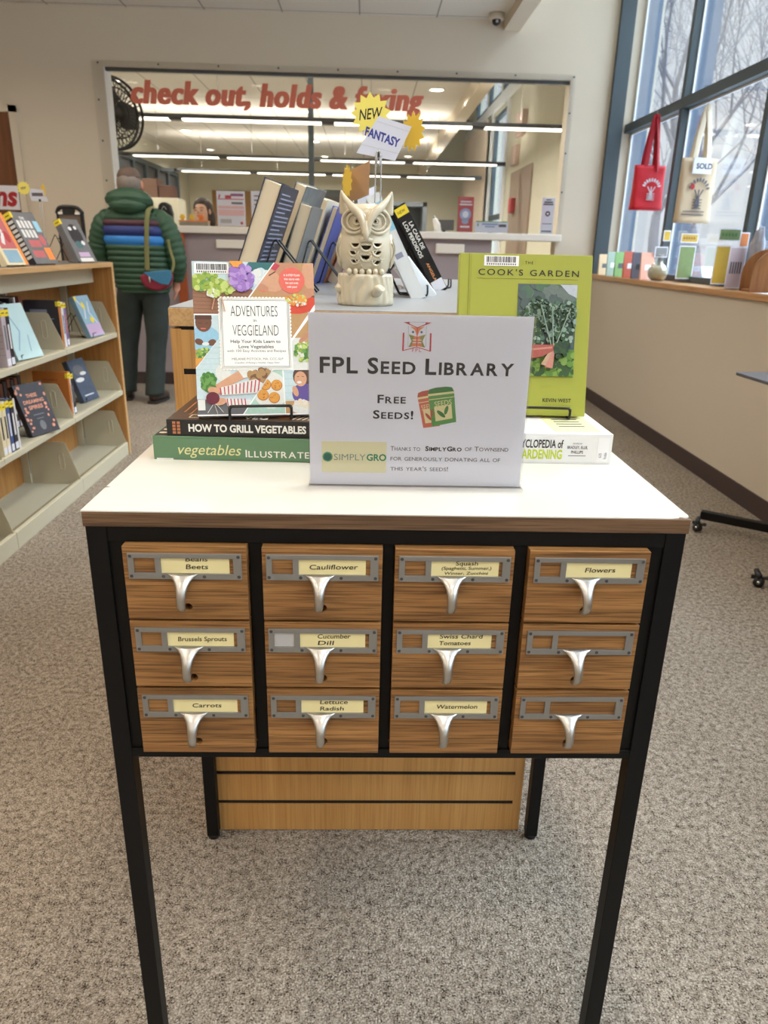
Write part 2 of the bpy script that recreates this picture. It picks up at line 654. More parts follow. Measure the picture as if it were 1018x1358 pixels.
# back wall: opening to the office over the counter, and the gate below the ledge at its right end
b = B(frame((0, 0, 0), (1, 0, 0), (0, 0, 1), (0, -1, 0)), 'wall_cream')
b.plate([(-5.2, 0), (2.32, 0), (2.32, HZ), (-5.2, HZ)],
        [[(-2.16, 1.30), (1.06, 1.30), (1.06, 0.02), (1.62, 0.02), (1.62, 2.54), (-2.16, 2.54)]], -YB - .15, -YB)
structure(b.build('wall_back'))
b = B(m='reveal_lit'); b.box(-2.163, YB - .004, 1.36, -2.157, YB + .155, 2.54)  # whiter facing on the left reveal: office light put into its colour
structure(b.build('reveal_lit_strip'))
b = B(m='dark_grey'); b.box(-2.16, YB + .02, 2.515, 1.62, YB + .06, 2.545)  # dark strip stands in for the shade under the opening's header
structure(b.build('header_shade_strip'))
b = B(m='wall_cream'); b.box(-5.2, -4.7, 0, -5.05, 17.2, 3.0)
structure(b.build('wall_left'))
b = B(m='wall_cream'); b.box(-5.2, -4.85, 0, 2.3, -4.7, HZ)
structure(b.build('wall_front'))
b = B(m='wall_tan'); b.box(XW, -4.7, 0, 2.2, YB, 1.01)
structure(b.build('wall_right'))
b = B(m='baseboard_brown'); b.box(XW - .008, -4.7, 0, XW, YB, 0.1)
structure(b.build('baseboard_right'))
b = B(m='baseboard_brown'); b.box(-5.05, YB - .03, 0, 1.06, YB - .02, 0.105)
structure(b.build('baseboard_back'))
b = B(m='sill_wood'); b.box(1.917, -4.7, 1.01, 2.15, YB, 1.045)
structure(b.build('trim_4', bevel=.006))

# big window on the right: mullions, transom, panes
b = B(m='frame_dark')
ys = [4.79 - 1.215 * i for i in range(8)]
for y in ys:
    b.box(2.115, y - .026, 1.045, 2.165, y + .026, HZ)
for z in (2.195, 3.42):
    b.box(2.11, -4.7, z - .032, 2.165, YB, z + .032)
b.box(2.12, -4.7, 1.045, 2.165, YB, 1.085)
b.box(2.12, -4.7, HZ - .06, 2.165, YB, HZ)
b.use('frame_white')
for y in ys + [YB - .0]:
    b.box(2.165, y - .036, 1.045, 2.175, y + .036, HZ)
b.box(2.165, -4.7, 2.15, 2.175, YB, 2.24)
b.use('frame_sky_reflection')  # outer mullion fins, with the sky's reflection painted in as blue
for y in ys + [YB + .0]:
    b.box(2.175, y - .03, 1.0, 2.29, y + .03, HZ)
win = structure(b.build('window_1'))
b = B(m='clear_glass'); b.box(2.167, -4.7, 1.05, 2.173, YB, HZ)
b.build('glass_pane', win)
# dark painted steel post where the window meets the back wall
b = B(m='frame_dark'); b.box(1.962, YB - .05, 1.045, 2.078, YB, HZ)
structure(b.build('trim_5'))

# door at the far left of the back wall
b = B(m='wall_cream')
b.box(-4.0, YB - .03, 0, -3.96, YB, 2.24); b.box(-2.955, YB - .03, 0, -2.90, YB, 2.24); b.box(-4.0, YB - .03, 2.19, -2.90, YB, 2.24)
structure(b.build('trim_6'))
b = B(m='door_wood'); b.box(-3.96, YB - .02, 0.005, -2.957, YB - .002, 2.188)
structure(b.build('door_1'))

# the office behind the counter
b = B(m='wall_office'); b.box(-4.15, YB + .15, 0, -4.0, 17.1, 3.0)
structure(b.build('wall_office_left'))
b = B(m='wall_office'); b.box(-4.15, 17.0, 0, 2.3, 17.15, HZ)
structure(b.build('wall_office_far'))
b = B(m='ceiling_tile'); b.box(-4.15, YB + .15, 2.95, 1.09, 17.1, 3.02)
structure(b.build('ceiling_office'))
b = B(m='wall_cream'); b.box(1.09, YB + .15, 2.80, 1.24, 17.0, HZ)
structure(b.build('trim_7'))
b = B(m='wall_cream'); b.box(1.24, YB + .15, HZ, 2.35, 17.1, HZ + .08)
structure(b.build('ceiling_office_high'))
b = B(frame((0, 0, 0), (0, 1, 0), (0, 0, 1), (1, 0, 0)), 'wall_office')
wins = [(11.9, .9, 13.25, 3.38), (11.1, 3.64, 12.6, 4.2), (12.75, 3.64, 14.1, 4.2), (14.25, 3.64, 15.7, 4.2)]
b.plate([(YB + .15, 0), (17.1, 0), (17.1, HZ), (YB + .15, HZ)], [rectpts(*w) for w in wins], 2.15, 2.3)
structure(b.build('wall_office_right'))
b = B(frame((0, 0, 0), (0, 1, 0), (0, 0, 1), (1, 0, 0)), 'frame_dark')
for (y0, z0, y1, z1) in wins:
    b.plate(rectpts(y0, z0, y1, z1), [rectpts(y0 + .06, z0 + .06, y1 - .06, z1 - .06)], 2.16, 2.22)
b.use('frame_white')
b.box(11.72, .85, 2.12, 11.9, 3.42, 2.15); b.box(13.25, .85, 2.12, 13.45, 3.42, 2.15)
b.box(8.9, 3.44, 2.10, 16.9, 3.60, 2.15)
b.use('frame_dark'); b.box(11.9, 1.72, 2.15, 13.25, 1.80, 2.2)
wo = structure(b.build('window_2'))
b = B(m='clear_glass')
for (y0, z0, y1, z1) in wins:
    b.box(2.19, y0 + .06, z0 + .06, 2.195, y1 - .06, z1 - .06)
b.build('glass_pane', wo)

# office left wall: a run of dark-framed inner windows
b = B(frame((0, 0, 0), (0, 1, 0), (0, 0, 1), (-1, 0, 0)), 'frame_dark')
b.plate(rectpts(11.9, 1.95, 15.8, 2.58), [rectpts(12.0 + i * .76, 2.0, 12.0 + i * .76 + .64, 2.50) for i in range(5)], 3.93, 4.0)
b.use('dark_grey'); b.box(11.95, 1.98, 3.98, 15.75, 2.54, 3.998)
structure(b.build('window_3'))

# striped curtain by the tall office window
mat('curtain', (206, 190, 170), 0.9)
b = B(m='curtain')
pts = []
for i in range(120):
    y = 13.45 + i * 0.026
    pts.append((2.07 + .03 * sin(i * .8), y))
rings = []
b.add([(x, y, .3) for x, y in pts] + [(x, y, 3.40) for x, y in pts], [(i, i + 1, 121 + i, 120 + i) for i in range(119)], True)
tag(b.build('curtain'), 'long beige pleated curtain beside the tall office window', 'curtain')
# ------------------------------------------------------------------ lamps
def emit(name, col, st):
    m = bpy.data.materials.new(name); m.use_nodes = True
    b = m.node_tree.nodes['Principled BSDF']
    b.inputs['Base Color'].default_value = (.9, .9, .9, 1)
    b.inputs['Emission Color'].default_value = (*col, 1); b.inputs['Emission Strength'].default_value = st
    MATS[name] = m


emit('tube_glow', (1.0, .93, .80), OFFICE)
emit('uplight_glow', (1.0, .92, .78), UPLIGHT)
emit('downlight_glow', (1.0, .90, .74), 12.0)


def downlight(x, y, label, group, watts=0.0, col=WARM):
    t = thing('downlight', label, 'downlight', (x, y, 2.95), 0, group)
    b = B(m='white'); b.lathe([(.10, 0), (.10, -.012), (.085, -.014), (.08, 0)], n=24); b.build('rim', t)
    b = B(m='downlight_glow'); b.lathe([(0.001, -.004), (.082, -.004), (.082, -.001), (.001, -.001)], n=24); b.build('lens', t)
    if watts:
        la = bpy.data.lights.new('lamp', 'AREA'); la.shape = 'DISK'; la.size = .16; la.energy = watts; la.color = col; la.spread = radians(150)
        lo = bpy.data.objects.new('lamp', la); COL.objects.link(lo); lo.location = (0, 0, -.016); lo.parent = t


for x in (-4.2, -2.75, -1.3, .15):
    for y in (-3.9, -2.5, -1.1, .3, 1.7, 3.1, 4.4):
        downlight(x, y, 'round recessed downlight in the reading room ceiling', 'reading room downlights', LAMP)

rows = [('nearest the counter', 6.9, 2.32, -3.25, 1.42, 4), ('in the middle of the office', 10.5, 2.365, -3.35, 1.30, 4), ('farthest from the counter', 12.9, 2.385, -3.25, 1.28, 4)]
for lab, y, z, x0, pit, n in rows:
    t = thing('pendant_light', 'long hanging tube light across the office, row ' + lab, 'light', (x0, y, z), 0, 'hanging tube lights')
    b = B(m='dark_grey'); b.box(-.02, -.055, -.004, pit * n, -.045, .030); b.box(-.02, .045, -.004, pit * n, .055, .030)
    b.box(-.28, -.05, -.016, .0, .05, .03)
    for k in range(n + 1):
        b.box(pit * k - .06, -.05, -.018, pit * k + .06, .05, .03)
    b.build('housing', t)
    for k in range(n):
        b = B(m='tube_glow'); b.box(pit * k + .06, -.044, -.020, pit * (k + 1) - .06, .044, .008)
        b.use('uplight_glow'); b.box(pit * k + .06, -.044, .0085, pit * (k + 1) - .06, .044, .024)
        b.build('lamp_tube', t, bevel=.004)
    for k in range(n):
        b = B(m='mid_grey'); b.cyl((pit * k + .4, 0, .07), (pit * k + .4, 0, 2.95 - z), .0025, n=6)
        b.build('wire', t)
spots = [(-2.9, 8.7), (-3.1, 10.9), (-.9, 10.4), (-.96, 13.4), (.75, 8.7), (.76, 10.7), (-3.0, 12.5), (-.9, 8.0), (.77, 13.0), (-3.1, 15.0), (-.9, 15.6), (.77, 15.2), (-3.0, 6.9), (.75, 6.8)]  # recessed lights, some of them added to raise the office light level
for x, y in spots:
    downlight(x, y, 'round recessed downlight of the office ceiling, some added for brightness', 'office downlights', 26.0, (1.0, .95, .84))

# dome camera under the ceiling by the beam
t = thing('security_camera', 'small cream dome camera on the ceiling beside the beam', 'camera', (.955, 5.80, 2.95))
mat('cam_cream', (206, 198, 182), .5)
b = B(m='cam_cream'); b.lathe([(.001, 0), (.062, 0), (.062, -.035), (.05, -.045), (.001, -.045)], n=24); b.build('base', t)
b = B(m='black_plastic'); b.ball((0, -.008, -.05), .035); b.build('lens_ball', t)
b = B(m='light_grey'); b.cyl((0, -.03, -.056), (0, -.046, -.062), .012, .010, 12); b.build('lens_rim', t)
# ------------------------------------------------------------------ seed catalogue on legs
cat_ = thing('card_catalog', 'twelve-drawer oak card catalogue on black steel legs with white top', 'cabinet', (0, 0, 0))
b = B(m='oak_edge'); b.box(-.362, -.0017, .900, .362, .468, .9188)
top = b.build('tabletop', cat_, bevel=.0012)
b = B(m='laminate')
b.prism([(-.3623, -.0020), (.338, -.0020), (.3475, .0005), (.3495, .0040), (.3545, .0012), (.3600, .0030), (.3622, .0085), (.3622, .4682), (-.3623, .4682),
         (-.3623, .0905), (-.3565, .0895), (-.3600, .0870), (-.3540, .0865), (-.3623, .0845)], .9188, .9202)
b.build('laminate_sheet', top)
LG = .0245
for sx in (-1, 1):
    for y0 in (0, .4413):
        b = B(m='black_metal'); x0 = -.36 if sx < 0 else .36 - LG
        b.box(x0, y0, .008, x0 + LG, y0 + LG, .9)
        leg = b.build('leg', cat_, bevel=.0012)
        b = B(m='black_plastic'); b.cyl((x0 + LG / 2, y0 + LG / 2, 0), (x0 + LG / 2, y0 + LG / 2, .010), .013, .012, 16)
        b.build('foot_glide', leg)
for nm, z0, z1 in (('top_rail', .8805, .8998), ('bottom_rail', .5685, .5825)):
    b = B(m='black_metal')
    b.box(-.3355, .001, z0, .3355, .02, z1); b.box(-.3355, .446, z0, .3355, .4655, z1)
    b.box(-.3590, .0245, z0, -.3395, .4413, z1); b.box(.3395, .0245, z0, .3590, .4413, z1)
    b.build(nm, cat_, bevel=.0008)
b = B(m='black_metal')
b.box(-.338, .02, .570, -.333, .446, .8995); b.box(.333, .02, .570, .338, .446, .8995)
b.box(-.333, .44, .570, .333, .445, .8995); b.box(-.333, .02, .5830, .333, .44, .5855)
b.box(-.333, .02, .8960, .333, .44, .8990)
b.build('case', cat_)
for x0, x1 in ((-.3355, -.3165), (-.1685, -.1525), (-.0065, .0065), (.1525, .1685), (.3165, .3355)):
    b = B(m='black_metal'); b.box(x0, .004, .5825, x1, .02, .8805); b.build('divider', cat_)

cols = [(-.3155, -.1695), (-.1513, -.0075), (.0075, .1510), (.1693, .3155)]
rowz = [(.784, .8800), (.6882, .7808), (.5870, .6842)]
cards = [[['Beans', 'Beets'], ['Cauliflower'], ['Squash', '(Spaghetti, Summer,)', 'Winter, Zucchini'], ['Flowers']],
         [['Brussels Sprouts'], ['Cucumber', 'Dill'], ['Swiss Chard', 'Tomatoes'], None],
         [['Carrots'], ['Lettuce', 'Radish'], ['Watermelon'], None]]
mat('card_yellow', (236, 224, 168), .75)
mat('pencil_black', (20, 20, 24), .6)
mat('hole_shade', (10, 8, 7), .9)
words = ['left', 'second from left', 'third from left', 'right']
for ri, (z0, z1) in enumerate(rowz):
    for ci, (x0, x1) in enumerate(cols):
        w, h = x1 - x0, z1 - z0
        cx = (x0 + x1) / 2
        # drawer front, local frame: u right, v up, n towards the viewer
        org = (cx, -.012, (z0 + z1) / 2)
        F = frame((0, 0, 0), (1, 0, 0), (0, 0, 1), (0, -1, 0))
        b = B(F, 'oak')
        hz = h / 2 - .0795
        b.plate(rectpts(-w / 2, -h / 2, w / 2, h / 2), [circle(0.0, hz, .0050)], -.016, 0)
        b.box(-w / 2 + .012, -h / 2 + .006, -.40, -w / 2 + .022, h / 2 - .02, -.016)
        b.box(w / 2 - .022, -h / 2 + .006, -.40, w / 2 - .012, h / 2 - .02, -.016)
        b.box(-w / 2 + .012, -h / 2 + .006, -.40, w / 2 - .012, -h / 2 + .012, -.016)
        b.use('hole_shade'); b.box(-.012, hz - .012, -.0172, .012, hz + .012, -.0162)  # dark plate behind the rod hole, painted shade of its inside
        d = b.build('drawer', cat_, bevel=.0022)
        d.location = org
        t_ = h / 2
        b = B(F, 'steel_brushed')
        hl, hr, ht, hb = -.0670, .0672, t_ - .0080, t_ - .0412
        b.plate(rectpts(hl, hb, hr, ht), [rectpts(-.0598, hb + .0082, -.0352, ht - .0060), rectpts(-.0282, hb + .0075, .0572, ht - .0060)], .0004, .0028)
        b.use('dark_grey')
        for (u, v) in ((hl + .0035, ht - .0035), (hr - .0035, ht - .0035), (hl + .0035, hb + .0038), (hr - .0035, hb + .0038), (-.0258, hb + .0038), (.0225, hb + .0038)):
            b.disc(u, v, .0021, n=.0034, n0=.0028, k=12)
        b.build('label_holder', d, bevel=.0005)
        # cup pull: flared root under the holder, curving out and down
        b = B(F, 'pull_metal')
        prof = [(0.0, .0026, .0080, .019, .0012), (0, .0045, .0045, .0145, .0022), (0, .0085, .0000, .0100, .0036), (0, .0135, -.0055, .0074, .0042), (0, .0175, -.0115, .0061, .0042),
                (0, .0200, -.0180, .0055, .0040), (0, .0205, -.0245, .0052, .0037), (-.0006, .0185, -.0300, .0050, .0033), (-.0010, .0145, -.0335, .0047, .0028), (-.0012, .0100, -.0345, .0040, .0022)]
        v0 = hb
        rings = []
        for k, (du, n_, dv, rw, rt) in enumerate(prof):
            p0 = prof[max(k - 1, 0)]; p1 = prof[min(k + 1, len(prof) - 1)]
            tn, tv = p1[1] - p0[1], p1[2] - p0[2]
            l = math.hypot(tn, tv)
            nn, nv = -tv / l, tn / l           # thickness direction
            rings.append([(-.003 + du + rw * cos(a), v0 + dv + nv * rt * sin(a), n_ + nn * rt * sin(a)) for a in [2 * pi * j / 18 for j in range(18)]])
        b.loft(rings)
        b.build('drawer_pull', d)
        tx = cards[ri][ci]
        if tx:
            b = B(F, 'card_yellow')
            off = R.uniform(-.003, 0)
            b.rect(-.0284, hb + .0035, .0545 + off, ht - .0025, .0007, .0002)
            b.use('pencil_black')
            mid = (-.0284 + .0545 + off) / 2
            vb = (hb + .0075 + ht - .006) / 2
            if tx[0] == 'Beans':
                lay = [('Beans', .0088, .0025 + .0030, .0070), ('Beets', .0088, -.0070 + .0025, .0070)]
            elif len(tx) == 3:
                lay = [(tx[0], .0075, .0042, .006), (tx[1], .0060, -.0018, .006), (tx[2], .0055, -.0082, .006)]
            elif tx[0] == 'Lettuce':
                lay = [(tx[0], .0085, .0030, .0), (tx[1], .0085, -.0068, .0)]
            elif tx[0] == 'Swiss Chard':
                lay = [(tx[0], .0082, .0036, .0), (tx[1], .0082, -.0058, .0)]
            elif len(tx) == 2:
                lay = [(tx[0], .0085, .0022, .0), (tx[1], .0085, -.0070, .0)]
            else:
                lay = [(tx[0], .0088, -.0032, .0)]
            for s_, sz, dv, _ in lay:
                ww = min(len(s_) * sz * .60, .060)
                u0 = mid - ww / 2 + .002
                if len(tx) == 2 and s_ in ('Dill', 'Tomatoes', 'Radish', 'Beets'):
                    u0 = mid - .6 * sz * max(len(tx[0]), len(tx[1])) / 2 + .002
                b.text(s_, sz, u0, vb + dv, .0010, bold=.008, shear=.1, width=ww, rot=.012)
            b.build('label_card', d, label='yellow card lettered ' + ' '.join(tx))
        elif False:
            pass
        if (ri, ci) == (1, 1):
            b = B(F, 'light_grey'); b.rect(-.0605, hb + .0065, -.0345, ht - .0045, .0012, .0002)
            b.build('sticker', d, label='pale worn sticker in the small window')
# ------------------------------------------------------------------ acrylic sign on the catalogue
mat('logo_red', (200, 62, 76), .7); mat('logo_orange', (222, 142, 100), .7); mat('logo_olive', (150, 148, 92), .7); mat('logo_blue', (96, 116, 146), .7)
mat('seed_green', (96, 152, 84), .7); mat('seed_dkgreen', (66, 124, 66), .7); mat('seed_cream', (226, 216, 164), .7); mat('seed_red', (208, 112, 92), .7); mat('seed_dkred', (186, 92, 74), .7)
mat('sg_yellow', (226, 222, 182), .7); mat('sg_teal', (40, 134, 104), .7); mat('sg_teal_dark', (20, 100, 84), .7); mat('sg_grey', (120, 142, 140), .7)
sign = thing('sign_holder', 'clear acrylic stand with white paper sign reading FPL Seed Library', 'sign', (-.102, .108, .9202))
F = frame((0, 0, 0), (1, 0, 0), (0, 0, 1), (0, -1, 0))
mm = Matrix.Scale(.001, 4)
b = B(F, 'acrylic')
W_, H_ = .2785, .2215
b.box(-.0012, .0, .0010, W_ + .0012, H_ + .0012, .0028)
b.box(-.0012, .0, -.0030, W_ + .0012, H_ + .0012, -.0012)
b.box(-.0012, 0, -.0012, W_ + .0012, .0014, .0010)
b.box(-.0012, -.0002, .0028, W_ + .0012, .0028, .0160)
b.box(-.0012, -.0002, -.030, W_ + .0012, .0022, -.0030)
b.build('acrylic_stand', sign)
b = B(F @ mm, 'paper')
b.rect(0.3, 1.6, 277.8, 221.0, 0.35, -.15)
n = .5
# owl emblem over an open book
b.use('logo_red')
cx = 134.2
for s in (-1, 1):
    X = lambda u: cx + s * u
    b.prism([(X(17.5), 211.8), (X(10.0), 211.8), (X(9.5), 208.5)], .35, n)
    b.stroke([(X(13), 210.6), (X(0), 205.2)], 1.0, n)
    b.prism([(X(15.8), 199), (X(17.8), 199), (X(18.0), 177), (X(16.0), 177)], .35, n)
    b.stroke([(X(17.5), 177), (X(0), 182.0)], .9, n)
b.stroke([(cx, 205.5), (cx, 181.8)], .9, n)
b.use('logo_orange')
for s in (-1, 1):
    X = lambda u: cx + s * u
    b.prism([(X(0.3), 205), (X(9), 207), (X(3), 202), (X(.6), 196)], .35, n - .05)
    b.prism([(X(.5), 194.5), (X(10), 197), (X(6), 189), (X(10), 181.5), (X(.5), 183.2)], .35, n - .05)
b.use('logo_olive')
for s in (-1, 1):
    X = lambda u: cx + s * u
    b.prism([(X(4.0), 195.4), (X(10.4), 197.2), (X(6.8), 189), (X(10.4), 181.4), (X(7), 182), (X(4.4), 189)], .35, n + .05)
b.use('paper_white')
for s in (-1, 1):
    X = lambda u: cx + s * u
    b.stroke([(X(.8), 190.4), (X(5.6), 190.4)], .8, n + .1); b.stroke([(X(.8), 187.2), (X(5.6), 187.2)], .8, n + .1)
b.use('logo_blue')
for s in (-1, 1):
    X = lambda u: cx + s * u
    b.disc(X(5.2), 200, 1.5, n=n, n0=.35, k=14)
    b.stroke([(X(11), 207.6), (X(11), 182)], .25, n)
b.use('ink_grey'); b.stroke([(cx - 12, 211.9), (cx + 12, 211.9)], .25, n)
b.use('logo_red'); b.text('FPL', 7.0, cx, 175.8, n + .1, 'CENTER', bold=-.004, space=1.25)
b.use('ink')
b.smallcaps('FPL Seed Library', 27.5, 13.9, 148.4, 243.8, n, bold=.026, gap=.10)
b.smallcaps('Free', 15.0, 86.8, 111.0, 36, n, bold=.022, gap=.10)
b.smallcaps('Seeds!', 15.0, 81.5, 91.0, 51.5, n, bold=.022, gap=.10)
# two seed packets


def packet(b, c0, c1, pts_fn, full):
    b.use(c0); b.prism([pts_fn(*p) for p in ((0, 0), (1, 0), (1, .86), (.93, .97), (.72, 1.0), (.3, 1.0), (.07, .97), (0, .88))], .35, n + (0.1 if full else 0))
    k = n + (.1 if full else 0)
    b.use(c1); b.prism([pts_fn(*p) for p in ((0, .86), (1, .86), (.93, .97), (.72, 1.0), (.3, 1.0), (.07, .97))], .35, k + .03)
    b.use('seed_cream')
    b.prism([pts_fn(*p) for p in ((0, .80), (1, .80), (1, .855), (0, .855))], .35, k + .06)
    b.prism([pts_fn(*p) for p in ((0, .695), (1, .695), (1, .715), (0, .715))], .35, k + .06)
    b.prism([pts_fn(*p) for p in ((.17, .12), (.86, .12), (.86, .50), (.17, .50))], .35, k + .06)
    b.use(c1)
    for (u, v, a, l) in ((.42, .29, -.7, .2), (.64, .37, 1.1, .16)):
        q = [pts_fn(u + l * cos(t) * cos(a) - .07 * sin(t) * sin(a), v + .8 * (l * cos(t) * sin(a) + .07 * sin(t) * cos(a))) for t in [2 * pi * i / 12 for i in range(12)]]
        b.prism(q, .35, k + .12)


def quadmap(p00, p10, p01, p11):
    def f(u, v):
        return tuple((1 - u) * (1 - v) * p00[i] + u * (1 - v) * p10[i] + (1 - u) * v * p01[i] + u * v * p11[i] for i in (0, 1))
    return f


packet(b, 'seed_red', 'seed_dkred', quadmap((146.5, 79.5), (168, 82.5), (136.2, 125.5), (158, 130.0)), False)
b.use('seed_cream'); b.text('SEEDS', 9.3, 143.5, 102.5, n + .095, bold=.0, rot=.2, sx=.72)
packet(b, 'seed_green', 'seed_dkgreen', quadmap((157.8, 81.6), (188.6, 88.2), (149.6, 130.5), (182.8, 134.5)), True)
b.use('seed_cream'); b.text('SEEDS', 9.6, 160.2, 107.2, n + .2, bold=.006, rot=.17, width=22)
# sponsor panel and thanks
b.use('sg_yellow'); b.rect(15.6, 18.2, 99.8, 60.0, n - .05, .3)
b.use('sg_teal'); b.disc(23.2, 39.2, 6.6, n=n + .05, n0=.35, k=28)
b.use('sg_yellow')
for k in range(28):
    a = 2 * pi * k / 28
    b.disc(23.2 + 5.9 * cos(a), 39.2 + 5.9 * sin(a), .28, n=n + .1, n0=.4, k=6)
b.use('sg_teal_dark'); b.disc(23.2, 39.2, 4.6, n=n + .1, n0=.4, k=24)
b.use('sg_grey'); b.text('SIMPLY', 12.2, 31.6, 34.8, n, bold=-.004, width=41)
b.use('sg_teal'); b.text('GRO', 12.4, 74.0, 34.8, n, bold=.03, width=25.8)
b.use('ink_grey')
b.smallcaps('Thanks to ', 8.6, 105.0, 48.8, 41, n, bold=.008, ratio=.8, gap=.075)
b.use('ink'); b.smallcaps('SimplyGro', 8.6, 150.3, 49.2, 47.5, n, bold=.035, ratio=.8, gap=.06)
b.use('ink_grey'); b.smallcaps('of Townsend', 8.6, 202, 49.8, 57, n, bold=.008, ratio=.8, gap=.075)
b.smallcaps('for generously donating all of', 8.6, 105.2, 35.5, 144, n, bold=.008, ratio=.8, gap=.075)
b.smallcaps("this year's seeds!", 8.6, 105.5, 21.8, 75.8, n, bold=.008, ratio=.8, gap=.075)
b.build('paper_sheet', sign)
# ------------------------------------------------------------------ book builder
def book(name, label, w, h, t, cover, M, group=None, front=None, back=None, spine=None, sticker=None, pages='page_cream', board=.0022, art_name='cover_art', cat='book'):
    """local: x from spine to fore-edge, y from front cover to back cover, z up"""
    o = thing(name, label, cat, group=group, M=M)
    b = B(m=cover)
    b.box(0, 0, 0, w, board, h); b.box(0, t - board, 0, w, t, h)
    b.box(0, board, 0, board, t - board, h)
    b.build('cover', o, bevel=.0006)
    b = B(m=pages); b.box(board + .0005, board, .003, w - .003, t - board, h - .003)
    b.build('page_block', o)
    if front or back or spine:
        for fn_, M_, nm_ in ((front, FRONT.copy(), 'front_cover_art'), (back, back_of(w, t), 'back_cover_art'), (spine, spine_of(t), 'spine_art')):
            if fn_:
                b = B(M_); fn_(b); b.build(nm_, o)
    if sticker:
        b = B(m='yellow_label')
        z0, z1 = sticker
        b.box(-.0006, -.0006, z0, .012, t + .0006, z1)
        b.use('ink'); b.M = spine_of(t); b.rect(t * .2, (z0 + z1) / 2 - .002, t * .8, (z0 + z1) / 2 + .002, .0008, .0006)
        b.build('spine_label', o)
    return o


def easel(name, label, M, s=.045, h=.10, lean=.35, t=.03, group=None, lip=.022, foot=.09, wire=.0021, hook=.012):
    """bent wire book stand; local x right, y back, z up, front hooks towards -y"""
    o = B(m='black_wire')
    sl, cl = sin(lean), cos(lean)
    for sx in (-s, s):
        o.tube(smooth_path([(sx, -hook, lip), (sx, -hook, .006), (sx, -hook + .004, wire), (sx, .01, wire), (sx, .012 + t / cl + .004, .004)], 4), wire, 8)
        y0 = .012 + t / cl
        o.tube([(sx, y0 + .004, .004), (sx, y0 + h * sl, h * cl)], wire, 8)
        o.tube(smooth_path([(sx, y0 + h * sl, h * cl), (sx, y0 + h * sl + .006, h * cl + .003), (sx, y0 + h * sl + .014, h * cl - .006), (sx, y0 + h * sl + foot, wire)], 4), wire, 8)
    o.tube(smooth_path([(-s, -hook, lip - .004), (-s + .002, -hook, lip), (-s + .008, -hook, lip + .001), (s - .008, -hook, lip + .001), (s - .002, -hook, lip), (s, -hook, lip - .004)], 4), wire, 8)
    y0 = .012 + t / cl
    o.tube([(-s, y0 + h * sl * .9, h * cl * .9), (s, y0 + h * sl * .9, h * cl * .9)], wire, 8)
    o.tube([(-s, y0 + h * sl + foot * .8, wire), (s, y0 + h * sl + foot * .8, wire)], wire, 8)
    ob = o.build(name)
    ob.matrix_world = M
    return tag(ob, label, 'book stand', group)


def barcode(b, u0, v0, u1, v1, n, ink='ink', digits=True):
    b.use('paper_white'); b.rect(u0, v0, u1, v1, n, 0)
    b.use(ink)
    rr = random.Random(int(u0 * 77 + v0 * 13))
    x = u0 + (u1 - u0) * .07
    lo = v0 + (v1 - v0) * (.34 if digits else .15)
    while x < u1 - (u1 - u0) * .08:
        w = (u1 - u0) * rr.choice([.012, .02, .03])
        b.rect(x, lo, x + w, v1 - (v1 - v0) * .1, n * 1.2, n)
        x += w + (u1 - u0) * rr.choice([.012, .02])
    if digits:
        x = u0 + (u1 - u0) * .08
        for k in range(14):
            b.rect(x, v0 + (v1 - v0) * .1, x + (u1 - u0) * .03, v0 + (v1 - v0) * .25, n * 1.2, n)
            x += (u1 - u0) * .062


ZT = .9202
# -------- stack on the left
mat('veg_green', (98, 134, 100), .55); mat('veg_edge', (52, 40, 34), .6, noise_=(60, .6)); mat('veg_title', (222, 220, 160), .6); mat('title_white', (238, 238, 232), .6)
mat('grill_black', (30, 28, 28), .4); mat('grill_brown', (88, 62, 42), .4, noise_=(28, .35)); mat('grill_orange', (190, 120, 80), .5)


def flat_book(name, label, x0, x1, yfront, ang, z0, t, w, cover, top_m, spine, top=None, pages='page_cream', right_anchor=False):
    """book lying flat, spine towards the viewer; thickness t up, w away from the viewer"""
    L = x1 - x0
    # local book: x spine->fore = away (+Y), y front->back = -Z (front cover up), z = along spine (left->right is -): use z -> -X
    c, s = cos(ang), sin(ang)
    ax = Vector((-s, c, 0)); ay = Vector((0, 0, -1)); az = ax.cross(ay)
    org = Vector((x0, yfront, z0 + t))
    if az.x < 0:
        org = org + Vector((c, s, 0)) * L
    M = frame(org, ax, ay, az)
    o = thing(name, label, 'book', M=M)
    b = B(m=cover)
    b.box(0, 0, 0, w, .0022, L); b.box(0, t - .0022, 0, w, t, L); b.box(0, .0022, 0, .0022, t - .0022, L)
    b.build('cover', o, bevel=.0006)
    b = B(m=pages); b.box(.0027, .0022, .003, w - .003, t - .0022, L - .003); b.build('page_block', o)
    # spine art: local frame u rightwards along the spine, v up, n to viewer
    inv = M.inverted()
    Fs = inv @ frame((x0, yfront, z0), (c, s, 0), (0, 0, 1), (s, -c, 0))
    b = B(Fs); spine(b, L, t); b.build('spine_art', o)
    if top:
        Ft = inv @ frame((x0, yfront, z0 + t), (c, s, 0), (-s, c, 0), (0, 0, 1))
        b = B(Ft); top(b, L, w); b.build('front_cover_art', o)
    return o


def sp_veg(b, L, t):
    b.use('veg_title'); b.text('vegetables', .0225, .036, .0085, .0004, shear=.28, width=.0915, bold=.002)
    b.use('title_white'); b.smallcaps('Illustrated', .0155, .1335, .0065, .1045, .0004, bold=.012, ratio=.86, gap=.1)
    b.use('paper_white'); b.rect(.004, .0002, .028, .0022, .0003)


def top_veg(b, L, w):
    b.use('veg_edge'); b.rect(0.002, .002, L - .002, w - .002, .0003)
    b.use('page_cream')
    for i in range(10):
        b.disc(.008 + R.random() * .03, .02 + i * .02, .006, .004, .0004, k=8)


